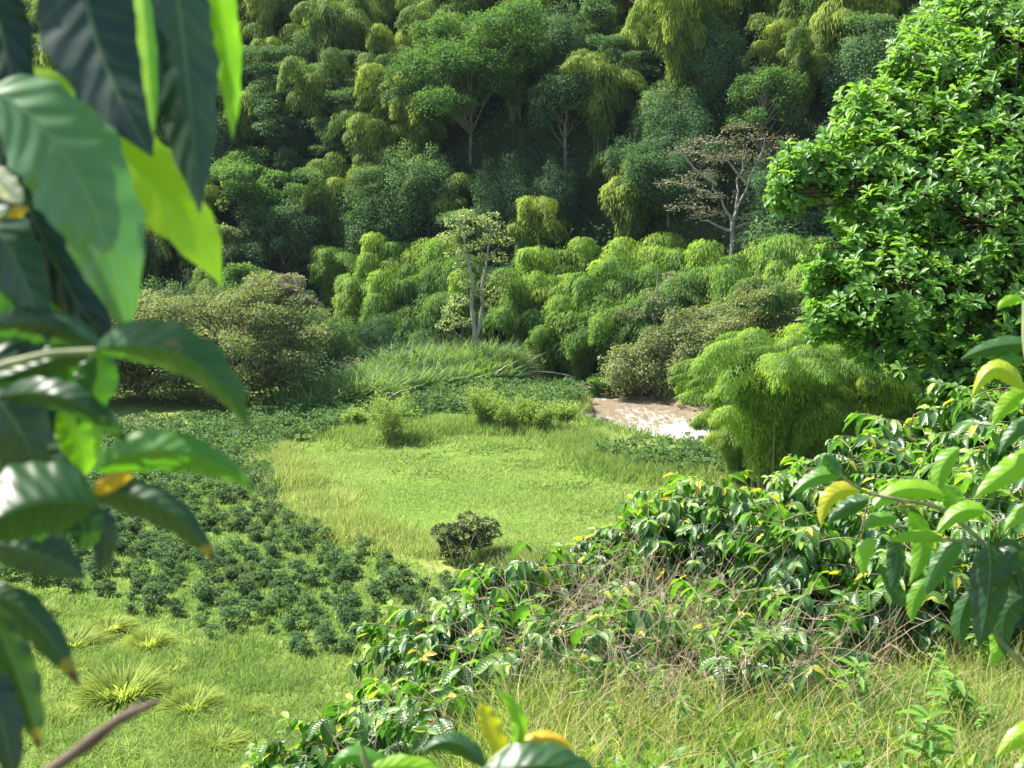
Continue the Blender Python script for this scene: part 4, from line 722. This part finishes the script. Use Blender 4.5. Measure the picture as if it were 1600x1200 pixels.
SH = [(1105, 755, 10.5, 0, .3, 'tallest dark glossy coffee shrub in the centre of the near slope'), (1010, 800, 10.3, 1, 1.4, 'coffee shrub overlapping the left side of the tallest one'), (930, 835, 10.0, 3, 2.2, 'coffee shrub whose light leaf tips stick into the meadow view'),
      (1180, 800, 10.2, 1, 3.3, 'coffee shrub against the right side of the tallest one'), (825, 895, 9.4, 1, .9, 'coffee shrub with long glossy leaves right of the leftmost overhanging one'), (735, 930, 8.9, 0, 2.0, 'wide coffee shrub leaning out over the left drop of the slope'), (655, 1010, 8.6, 3, 4.1, 'low coffee shrub with dark leaves hanging at the left end of the row'),
      (700, 985, 8.8, 1, 2.6, 'coffee shrub between the left end of the row and the wide leaning one'), (780, 960, 9.0, 3, .4, 'coffee shrub filling the gap beside the wide leaning one'), (560, 1110, 8.4, 1, 3.0, 'bushy coffee shrub low at the bottom left of the slope'), (490, 1140, 8.6, 3, 1.1, 'leftmost low coffee shrub near the bottom edge'), (640, 1110, 8.2, 0, 5.4, 'coffee shrub between the bottom-left pair and the dry twigs'),
      (960, 920, 9.6, 0, 2.7, 'dense dark coffee shrub in front of the meadow-side shrub'), (1240, 740, 12.0, 0, 1.9, 'coffee shrub at the foot of the near bamboo clump'), (1310, 700, 13.0, 1, .5, 'coffee shrub right of the bamboo foot, with bright tips'),
      (1380, 680, 13.5, 0, 4.4, 'coffee shrub behind the blurred yellow-green branch'), (1450, 650, 14.0, 1, 3.7, 'coffee shrub under the big leafy tree'), (1530, 620, 13.5, 0, 2.9, 'coffee shrub below the leafy tree trunk at right'), (1590, 590, 13.0, 2, 1.0, 'coffee shrub at the right edge below the leafy tree'),
      (1290, 800, 8.8, 2, 2.5, 'leggy coffee shrub with bare lower stems at the grass edge'), (1350, 790, 9.6, 1, 5.9, 'coffee shrub right behind the leggy one'), (1430, 760, 10.5, 0, .8, 'coffee shrub behind the large blurred hanging leaves'), (1520, 730, 11.0, 1, 2.2, 'coffee shrub behind the right-hand blurred branch'), (1600, 700, 10.5, 0, 3.2, 'coffee shrub cut by the right frame edge'),
      (1200, 900, 8.4, 2, 1.7, 'sparse coffee shrub with pale bare branches in front of the leggy one'), (760, 1040, 8.2, 2, 3.9, 'twiggy coffee shrub above the bottom blurred leaves'), (700, 1090, 7.5, 2, .7, 'low coffee shrub standing in front of the dark-leaved left end'), (850, 1030, 7.6, 2, 1.2, 'low coffee shrub with drooping leaves before the long-leaved shrub'), (960, 1010, 7.7, 1, 4.4, 'low coffee shrub among dry twigs in the middle of the slope'), (1030, 965, 8.3, 2, 2.6, 'low coffee shrub before the dense dark one'),
      (1110, 990, 7.7, 2, 5.5, 'low sparse coffee shrub right of the dry twig tangle'), (1230, 1010, 7.2, 2, 3.2, 'small coffee shrub nearest the open grass'), (1400, 850, 8.6, 0, 2.2, 'coffee shrub behind the small hanging leaves at right'), (1490, 850, 8.8, 1, .6, 'coffee shrub below the largest blurred hanging leaf'), (1580, 830, 8.6, 0, 5.0, 'coffee shrub at the right edge above the open grass'), (1640, 760, 9.5, 1, 3.0, 'coffee shrub mostly outside the right edge'),
      (1340, 880, 8.6, 3, 1.8, 'low coffee shrub at the foot of the leggy one'), (1540, 770, 9.8, 1, 1.5, 'coffee shrub with lit tips behind the right-edge shrub'), (1250, 860, 9.2, 1, 4.0, 'coffee shrub between the tallest and the leggy one'), (1475, 700, 12.2, 2, 4.9, 'small coffee shrub in the second row at right'), (1560, 680, 12.0, 3, .4, 'coffee shrub in the second row at the right edge')]
RS = np.random.default_rng(5)
for (px, py, d, k, rz, lab) in SH: shrub(px, py + RS.uniform(-14, 22) * (10 / d) * (py > 780 or px > 1250), d, k, rz, None, lab)

def sapling(px, py, d, label, seed):
    R = np.random.default_rng(seed); p = at(px, py, d); z = T(p[0], p[1]); H = p[2] - z; b = MB(); f = MB(); t = thing('weed_plant', label, 'plant', (p[0], p[1], z)); P = bend((0, 0, 0), (.03, 0, H), 0, 7, R, .01); b.tube(P, np.linspace(.006, .003, 7), 5); n = 22
    a = np.arange(n) * 2.4; u = R.uniform(.35, 1, n); c = np.column_stack([.03 * u, 0 * u, H * u]); f.scatter(t_leaf(5, .3, .1, .25), c, nrm(np.column_stack([np.cos(a), np.sin(a), R.uniform(-.1, .7, n)])), np.tile([[0, 0, 1.]], (n, 1)), R.uniform(.08, .15, n), R.uniform(.5, .8, n)); b.build('stem', M['stem'], t); f.build('foliage', M['bigtree'], t)

W0 = None
for i in range(34):
    px, py, d = [(u * 720 + 820, v * 230 + 955, 8.6 - v * 2.6) for u, v in [np.random.default_rng(900 + i).uniform(size=2)]][0]
    if W0 is None:
        Rw = np.random.default_rng(899); b = MB(); f = MB(); W0 = thing('weed_plant', 'leafy weed', 'plant'); P = bend((0, 0, 0), (.05, 0, .42), 0, 7, Rw, .01); b.tube(P, np.linspace(.004, .002, 7), 5); n = 26; a = np.arange(n) * 2.4; u = Rw.uniform(.2, 1, n)
        f.scatter(t_leaf(5, .34, .1, .3), np.column_stack([.05 * u, 0 * u, .42 * u]), nrm(np.column_stack([np.cos(a), np.sin(a), Rw.uniform(-.2, .5, n)])), np.tile([[0, 0, 1.]], (n, 1)), Rw.uniform(.06, .13, n), Rw.uniform(.35, .85, n)); b.build('stem', M['stem'], W0); f.build('foliage', M['bigtree'], W0); WP = Proto(W0); WL = []
    p = at(px, py, d); z = T(p[0], p[1]); s_ = float(np.clip((p[2] - z + .15) / .42, .5, 1.3)); o = WP.place((p[0], p[1], z), i * 1.9, s_, group='leafy weeds in the near grass'); q = project((p[0], p[1], z + .2)); WL.append((o, 'leafy weed', 'in the upper edge of the near grass' if q[1] < 1040 else ('in the middle of the near grass' if q[1] < 1110 else 'at the bottom of the near grass'), q[0]))
finish_labels(WL)
sapling(1440, 1120, 5.6, 'pale young weed plant with narrow leaves in the right-hand grass', 1); sapling(1180, 990, 7.4, 'light green weed sprig among dry twigs', 2); sapling(1330, 1040, 6.8, 'small leafy weed below the leggy coffee shrub', 3); sapling(1480, 1060, 6.5, 'broad-leaved weed near the right-hand hanging leaves', 4)

# dry twig tangle and grass under the shrubs
def near_cover():
    R = np.random.default_rng(95); n = 26000; d = R.uniform(4.2, 15, n); px = R.uniform(560, 1720, n); x = (px - 800) / FPX * d; y = d; ye = 9.3 + 1.15 * np.clip(x, 0, 14); k = (y < ye + 2.2) & (x > -1.6)
    q = np.column_stack([x, y])[k]
    grass('near_grass', 'neargrass', q, 3, .28, .0055, 'tangled green and straw grass on the near slope at lower right', hv=np.clip(.75 + .5 * wav(q[:, 0], q[:, 1], .5, 2), .3, 1.5), seed=12, lean=.55, spread=.05, tpl=GR)
    q2 = q[R.uniform(size=len(q)) < .16]; grass('straw_grass', 'straw', q2, 2, .42, .004, 'dry straw-coloured grass stalks standing on the near slope', seed=13, lean=.6, spread=.06, tpl=GR)
    # broad low weeds
    q3 = q[R.uniform(size=len(q)) < .34 + .3 * wav(q[:, 0], q[:, 1], .4, 8)]; grass('weed_cover', 'bigtree', q3, 5, .13, .045, 'small broad-leaved weeds between the near grass', seed=14, lean=1.3, spread=.06, tpl=t_leaf(4, 1, .05, .3, 0, .9, 'ell'))
    b = MB()
    for i in range(760):
        px = R.uniform(640, 1420) if i % 2 else R.normal(1000, 110); d = R.uniform(6.2, 10.2); p = at(px, 900, d); y = d; x = p[0]
        if y > 9.6 + 1.1 * max(x, 0): continue
        z = T(x, y); L = R.uniform(.3, 1.05); a = R.uniform(0, 6.3); e = np.array([x + math.cos(a) * L * .6, y + math.sin(a) * L * .5, z + L * R.uniform(.25, .95)]); P = bend((x, y, z), e, R.uniform(-.06, .1), 7, R, .018); r = R.uniform(.001, .0016) if i % 3 else R.uniform(.002, .0045); b.tube(P, np.linspace(r, r * .35, 7), 4)
        for q in range(2): e2 = P[3 + q] + R.normal(scale=.13, size=3); b.tube(bend(P[3 + q], e2, 0, 4, R, .01), np.linspace(r * .5, .001, 4), 3)
    tag(b.build('dry_twigs', M['dry']), 'tangle of dry pale twigs under and before the coffee shrubs', 'twigs', kind='stuff')
near_cover()

# ------------------------------------------------------------------ leaves close to the camera
def bigleaf(parent, pts, w, roll=(0., 0.), var=.3, seed=0, wave=.10, droop=0., fold=None, name='leaf', label=None, mat='coffee_big', skew=0.):
    """pts: (px,py,depth) base, middle, tip. w: half widths in pixels left / right of the way from base to tip.
       roll: how far each half turns away from the viewer, radians"""
    R = np.random.default_rng(seed + 1000); A, Bm, Cc = [at(*p) for p in pts]; Bc = 2 * Bm - .5 * (A + Cc); n = 28; t = np.linspace(0, 1, n)[:, None]; S_ = (1 - t) ** 2 * A + 2 * t * (1 - t) * Bc + t * t * Cc
    tg = nrm(np.gradient(S_, axis=0)); dep = (S_ - CP) @ FW; view = nrm(S_ - CP); side = nrm(np.cross(tg, view)); m = 9; us = np.linspace(-1, 1, 2 * m + 1); V = []; U = []
    tt = t[:, 0]; prof = np.sin(math.pi * np.clip(tt, 0, 1) ** .82) ** .72 * (1 - .15 * tt); prof = prof * np.where(tt > .86, 1 - .55 * ((tt - .86) / .14) ** 1.2, 1); prof[0] = .02; prof[-1] = .01
    ph = R.uniform(0, 6.3, 2); fr = R.uniform(3.2, 4.6, 2)
    for i in range(n):
        for u in us:
            h = 0 if u < 0 else 1; hw = (w[0] if u < 0 else w[1]) / FPX * dep[i] * prof[i]; hh = hw / max(math.cos(roll[h]), .25); f = abs(u)
            edge = 1 + .06 * math.sin(tt[i] * fr[h] * 6.28 + ph[h]) + .05 * math.sin(tt[i] * fr[h] * 15.3 + ph[h] * 2); wv = wave * hh * f ** 2 * math.sin(tt[i] * fr[h] * 6.28 + ph[h] + 1) + .008 * hh * f * math.sin((tt[i] - .16 * f) * 56)
            V.append(S_[i] + side[i] * (np.sign(u) * f * hh * edge * math.cos(roll[h])) + view[i] * (f * hh * math.sin(roll[h]) + wv - .10 * hh * (f - f * f) * 4 * .5)); U.append([u, tt[i]])
    k = 2 * m + 1; i = np.arange(n - 1)[:, None] * k; j = np.arange(k - 1)[None]; Q = np.stack([i + j, i + j + 1, i + k + j + 1, i + k + j], -1).reshape(-1, 4)
    b = MB(); b.add(np.array(V), Q, None, var, np.array(U)); o = b.build(name, M[mat], parent)
    if label: o['label'] = label
    return o
def limb(parent, pts, r0, r1, mat='gstem', name='branch'):
    P = np.array([at(*p) for p in pts]); t = np.linspace(0, 1, len(P)); tt = np.linspace(0, 1, 24); Q = np.column_stack([np.interp(tt, t, P[:, k]) for k in range(3)])
    for _ in range(2): Q[1:-1] = (Q[:-2] + 2 * Q[1:-1] + Q[2:]) / 4
    b = MB(); b.tube(Q, np.linspace(r0, r1, 24), 8); return b.build(name, M[mat], parent)

# left-hand branch, about 0.7 m away
lb = thing('coffee_branch', 'blurred coffee branch with large drooping glossy leaves filling the left side', 'coffee branch', at(-150, 700, .8))
bpy.context.view_layer.update()
class Sub:   # parts are modelled in place, then hung on the branch
    pass
def hang(root, objs):
    for o in objs: o.parent = root; o.matrix_parent_inverse = root.matrix_world.inverted()
LV = []
D0 = .72
def LL(pts, w, roll=(0, 0), var=.3, **k): LV.append(bigleaf(None, [(a, b, D0 + c) for a, b, c in pts], w, roll, var, seed=len(LV), **k))
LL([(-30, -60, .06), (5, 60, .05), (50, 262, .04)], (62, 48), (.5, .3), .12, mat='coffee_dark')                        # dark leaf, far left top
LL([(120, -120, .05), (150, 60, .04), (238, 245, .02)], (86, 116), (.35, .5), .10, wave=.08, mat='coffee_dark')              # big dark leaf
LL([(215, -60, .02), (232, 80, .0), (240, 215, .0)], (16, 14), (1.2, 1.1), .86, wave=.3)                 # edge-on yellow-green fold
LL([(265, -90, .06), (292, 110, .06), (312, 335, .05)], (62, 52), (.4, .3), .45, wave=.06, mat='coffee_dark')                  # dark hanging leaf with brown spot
LL([(325, -80, .07), (352, 60, .08), (364, 218, .08)], (24, 26), (.5, .2), .84, wave=.12, label='backlit yellow-green leaf')
LL([(-20, 100, .10), (222, 268, .10), (346, 446, .10)], (66, 62), (-.5, .35), .88, wave=.09, label='bright backlit lime leaf behind the pale one')
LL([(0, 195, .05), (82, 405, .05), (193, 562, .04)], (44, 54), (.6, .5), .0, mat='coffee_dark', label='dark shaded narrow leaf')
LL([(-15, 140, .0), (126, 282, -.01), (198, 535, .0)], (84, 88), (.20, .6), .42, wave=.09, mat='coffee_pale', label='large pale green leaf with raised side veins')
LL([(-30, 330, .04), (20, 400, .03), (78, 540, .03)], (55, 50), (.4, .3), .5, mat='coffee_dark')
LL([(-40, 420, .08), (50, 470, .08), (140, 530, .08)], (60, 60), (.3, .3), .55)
LL([(150, 548, .0), (290, 560, -.02), (390, 672, .0)], (30, 50), (1.2, .55), .34, wave=.14, label='arched leaf, grey sheen above and green below')
LL([(175, 560, .03), (60, 505, .02), (-40, 530, .03)], (28, 32), (.9, 1.15), .30, wave=.12)
LL([(130, 545, .02), (60, 570, .01), (-30, 600, .0)], (22, 26), (1.1, .9), .30, wave=.1)
LL([(60, 555, .06), (100, 590, .06), (110, 650, .06)], (48, 45), (.3, .3), .55)
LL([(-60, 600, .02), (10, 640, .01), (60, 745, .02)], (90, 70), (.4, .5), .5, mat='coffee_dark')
LL([(0, 620, .0), (110, 625, -.02), (205, 700, .0)], (24, 28), (1.0, .7), .22, wave=.1)
LL([(95, 640, .05), (125, 690, .05), (130, 745, .05)], (34, 38), (.3, .4), .82, wave=.1)
LL([(150, 735, .0), (270, 705, -.02), (400, 765, .0)], (34, 34), (1.05, .5), .55, wave=.16)
LL([(145, 772, .0), (180, 748, .0), (212, 735, .0)], (16, 14), (.4, .4), .99, wave=.06, label='small orange dying leaf', mat='coffee_big')
LL([(140, 775, .01), (250, 790, .0), (340, 882, .0)], (34, 28), (.9, .5), .24, wave=.1, mat='coffee_tip', label='dark leaf with yellow-brown tip')
LL([(150, 790, -.03), (40, 790, -.05), (-60, 860, -.06)], (72, 62), (.9, .75), .22, wave=.05, label='broad grey-blue sheened leaf at the left edge')
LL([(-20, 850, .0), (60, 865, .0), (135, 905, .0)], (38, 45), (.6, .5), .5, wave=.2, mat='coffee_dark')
LL([(90, 790, .04), (130, 820, .04), (120, 860, .04)], (40, 36), (.3, .3), .12)
LL([(-30, 560, .07), (60, 610, .07), (150, 700, .07)], (60, 60), (.3, .4), .4, mat='coffee_dark')
LL([(-40, 690, .09), (50, 700, .09), (140, 760, .09)], (50, 46), (.4, .4), .6, mat='coffee_dark')
LL([(150, 552, .05), (150, 600, .05), (120, 668, .05)], (36, 34), (.4, .4), .36)
LL([(-20, 500, .09), (60, 540, .09), (130, 620, .09)], (52, 46), (.3, .3), .24)
LL([(20, 830, .05), (80, 850, .05), (110, 905, .05)], (34, 30), (.5, .4), .35, mat='coffee_tip')
LL([(140, 790, .06), (165, 840, .06), (150, 900, .06)], (24, 22), (.5, .4), .3, mat='coffee_dark')
LL([(-30, 925, .0), (50, 965, .0), (126, 1076, .0)], (36, 30), (.7, .5), .30, wave=.12, mat='coffee_tip', label='olive drooping leaf low at the left')
LL([(-10, 960, .02), (30, 1060, .02), (62, 1172, .02)], (30, 34), (.6, .4), .4, wave=.2, mat='coffee_tip', label='ragged dark leaf with brown tip')
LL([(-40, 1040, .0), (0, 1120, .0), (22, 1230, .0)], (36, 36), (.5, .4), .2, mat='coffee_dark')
LL([(-30, 255, .0), (12, 292, .0), (34, 318, .0)], (22, 20), (.7, .9), .62, wave=.05, mat='palesheen', label='small curled leaf with painted white glare at the left edge')
LL([(8, 335, .0), (28, 330, .0), (44, 326, .0)], (10, 9), (.4, .4), .98, label='small yellow leaf tip at the left edge')
BR = [limb(None, [(-150, 640, D0 + .02), (0, 572, D0), (80, 552, D0), (150, 548, D0)], .0028, .0016), limb(None, [(-150, 900, D0), (20, 810, D0 - .01), (110, 792, D0), (150, 775, D0)], .003, .0018),
      limb(None, [(-60, -80, D0 + .03), (-40, 300, D0 + .03), (-60, 700, D0 + .02), (-90, 1200, D0)], .005, .006), limb(None, [(-60, -20, D0 + .03), (80, -110, D0 + .04), (330, -100, D0 + .06)], .005, .003), limb(None, [(-60, 130, D0 + .02), (-20, 140, D0)], .003, .002),
      limb(None, [(-60, 940, D0), (-20, 930, D0)], .003, .002), limb(None, [(-40, 360, D0), (0, 340, D0), (18, 325, D0)], .0016, .0012)]
hang(lb, LV + BR)
# bare twig at lower left
tw = MB(); P = np.array([at(*p) for p in [(40, 1230, .75), (130, 1168, .75), (185, 1125, .75), (250, 1093, .75)]]); tt = np.linspace(0, 3, 24); Q = np.column_stack([np.interp(tt, range(4), P[:, k]) for k in range(3)]); tw.tube(Q, np.interp(tt, [0, .9, 1.1, 1.9, 2.1, 3], [.0036, .0032, .0042, .0026, .0034, .0010]), 8)
tw.tube(bend(Q[16], at(222, 1092, .76), 0, 5), [.0022, .0018, .0014, .001, .0006], 6); tag(tw.build('bare_twig', M['twig']), 'blurred bare brown twig slanting up at the bottom left', 'twig')

# bottom-centre sprig
LV = []; D0 = 1.15
LL([(760, 1200, .0), (710, 1160, .0), (658, 1176, .0)], (17, 19), (.9, .8), .30, wave=.12, label='small grey-green folded leaf')
LL([(790, 1190, .02), (762, 1130, .02), (754, 1098, .02)], (20, 15), (.3, .5), .94, wave=.15, label='upright yellow-brown leaf')
LL([(800, 1180, .0), (810, 1120, .0), (775, 1078, .0)], (12, 14), (.6, .8), .80, wave=.2)
LL([(800, 1180, .0), (850, 1152, .0), (896, 1172, .0)], (15, 12), (.4, .9), .97, wave=.1, label='brown and yellow withered leaf')
LL([(745, 1235, -.02), (850, 1196, -.03), (950, 1238, -.02)], (32, 40), (.85, .7), .30, wave=.1, label='broad grey-green leaf at the bottom edge')
LL([(570, 1210, .0), (650, 1200, .0), (720, 1240, .0)], (14, 20), (.8, .4), .85, wave=.1, label='yellow-green leaf at the bottom edge')
LL([(640, 1230, .03), (560, 1180, .03), (520, 1210, .03)], (16, 16), (.6, .5), .6)
BR = [limb(None, [(700, 1420, 1.15), (735, 1260, 1.15), (770, 1190, 1.15), (800, 1165, 1.15)], .006, .003), limb(None, [(700, 1400, 1.15), (600, 1230, 1.15), (570, 1190, 1.15), (566, 1168, 1.15)], .005, .002)]
ct = thing('coffee_sprig', 'blurred coffee sprig with grey-green and yellowed leaves at the bottom centre', 'coffee branch', at(760, 1400, 1.15)); bpy.context.view_layer.update(); hang(ct, LV + BR)

# right-hand branch, 2 to 2.6 m away
LV = []; D0 = 2.25
for a in [([(1600, 610, 0), (1555, 575, 0), (1518, 622, 0)], (14, 20), (.9, .3), .90), ([(1604, 612, .02), (1575, 630, .02), (1550, 668, .02)], (16, 14), (.3, .5), .86), ([(1625, 705, 0), (1575, 735, 0), (1522, 778, 0)], (20, 22), (.5, .3), .84),
          ([(1475, 775, 0), (1410, 765, 0), (1355, 802, 0)], (16, 20), (.8, .3), .84), ([(1315, 745, 0), (1275, 745, 0), (1232, 778, 0)], (13, 15), (.8, .3), .62), ([(1345, 768, .03), (1300, 775, .03), (1283, 825, .03)], (17, 13), (.4, .4), .93), ([(1358, 780, 0), (1325, 792, 0), (1292, 818, 0)], (15, 16), (.9, .5), .36),
          ([(1312, 745, -.02), (1300, 725, -.02), (1285, 712, -.02)], (12, 12), (.8, .5), .40), ([(1478, 760, 0), (1492, 785, 0), (1500, 822, 0)], (20, 16), (.3, .4), .72), ([(1368, 845, 0), (1350, 865, 0), (1350, 902, 0)], (15, 13), (.4, .4), .80), ([(1400, 842, .02), (1400, 880, .02), (1392, 925, .02)], (17, 15), (.4, .5), .22),
          ([(1470, 842, 0), (1430, 838, 0), (1388, 846, 0)], (11, 11), (.5, .3), .78), ([(1500, 845, .0), (1470, 880, 0), (1445, 935, 0)], (17, 20), (.5, .4), .45), ([(1545, 850, -.03), (1545, 920, -.03), (1528, 1015, -.03)], (32, 32), (.4, .5), .26), ([(1572, 840, 0), (1590, 900, 0), (1612, 985, 0)], (24, 24), (.5, .4), .20),
          ([(1420, 800, .04), (1440, 850, .04), (1420, 915, .04)], (18, 18), (.4, .3), .74), ([(1400, 815, .0), (1370, 812, 0), (1345, 830, 0)], (13, 13), (.9, .6), .64), ([(1520, 920, .05), (1500, 970, .05), (1505, 1010, .05)], (15, 17), (.6, .4), .34), ([(1640, 790, .0), (1600, 800, 0), (1568, 830, 0)], (15, 17), (.5, .3), .76),
          ([(1450, 905, .05), (1430, 935, .05), (1425, 975, .05)], (14, 14), (.4, .4), .7), ([(1600, 470, .1), (1575, 470, .1), (1558, 485, .1)], (9, 9), (.4, .3), .86), ([(1620, 540, .05), (1560, 540, .05), (1500, 562, .05)], (14, 18), (.9, .6), .34), ([(1600, 560, .05), (1560, 570, .05), (1525, 590, .05)], (12, 14), (.6, .4), .5),
          ([(1545, 960, .05), (1560, 1000, .05), (1545, 1045, .05)], (15, 15), (.4, .4), .8), ([(1410, 950, .1), (1395, 915, .1), (1372, 880, .1)], (13, 13), (.5, .5), .3),
          ([(1610, 930, .0), (1570, 960, 0), (1572, 1030, 0)], (22, 24), (.4, .4), .30), ([(1540, 800, -.02), (1500, 800, -.02), (1462, 835, -.02)], (16, 18), (.8, .4), .80), ([(1590, 860, -.02), (1560, 890, -.02), (1520, 960, -.02)], (22, 20), (.5, .4), .22), ([(1500, 700, .05), (1470, 735, .05), (1468, 790, .05)], (15, 16), (.5, .4), .76), ([(1630, 660, 0), (1590, 670, 0), (1560, 712, 0)], (14, 16), (.6, .4), .40)]: LL(a[0], a[1], a[2], a[3], wave=.12)
BR = [limb(None, [(1720, 1010, 2.3), (1620, 930, 2.26), (1540, 850, 2.25), (1470, 790, 2.25), (1400, 780, 2.25), (1350, 770, 2.25), (1312, 742, 2.25)], .0055, .002), limb(None, [(1540, 850, 2.25), (1500, 845, 2.25), (1400, 840, 2.26)], .004, .002), limb(None, [(1760, 800, 2.3), (1680, 700, 2.27), (1620, 620, 2.25), (1600, 540, 2.28), (1600, 470, 2.3)], .008, .003), limb(None, [(1740, 1160, 2.3), (1640, 1080, 2.26), (1560, 1000, 2.25), (1500, 900, 2.25)], .006, .003)]
rt = thing('coffee_branch', 'yellow-green backlit coffee branch reaching in from the right edge', 'coffee branch', at(1800, 1000, 2.3)); bpy.context.view_layer.update(); hang(rt, LV + BR)
LV = []; D0 = 1.8
LL([(1640, 1150, 0), (1600, 1145, 0), (1555, 1185, 0)], (18, 22), (.5, .3), .88, wave=.1)
LL([(1650, 1190, 0), (1610, 1195, 0), (1580, 1225, 0)], (18, 20), (.5, .3), .82, wave=.1)
BR = [limb(None, [(1750, 1300, 1.8), (1690, 1190, 1.8), (1640, 1150, 1.8)], .005, .003)]
rb = thing('coffee_sprig', 'bright yellow-green leaves poking in at the bottom right corner', 'coffee branch', at(1750, 1300, 1.8)); bpy.context.view_layer.update(); hang(rb, LV + BR)

# ------------------------------------------------------------------ air
def haze():
    b = MB(); x0, x1, y0, y1, z0, z1 = -270, 270, -30, 470, -6, 175; V = [(x, y, z) for z in (z0, z1) for y in (y0, y1) for x in (x0, x1)]
    b.add(V, [(0, 2, 3, 1), (4, 5, 7, 6), (0, 1, 5, 4), (2, 6, 7, 3), (0, 4, 6, 2), (1, 3, 7, 5)]); m, nt, out = newmat('valley_air')
    v = nt.nodes.new('ShaderNodeVolumePrincipled'); v.inputs['Color'].default_value = (.72, .86, 1, 1); v.inputs['Density'].default_value = .00005; v.inputs['Anisotropy'].default_value = .2; nt.links.new(v.outputs[0], out.inputs['Volume'])
    tag(b.build('haze', m, smooth=False), kind='stuff')
haze()
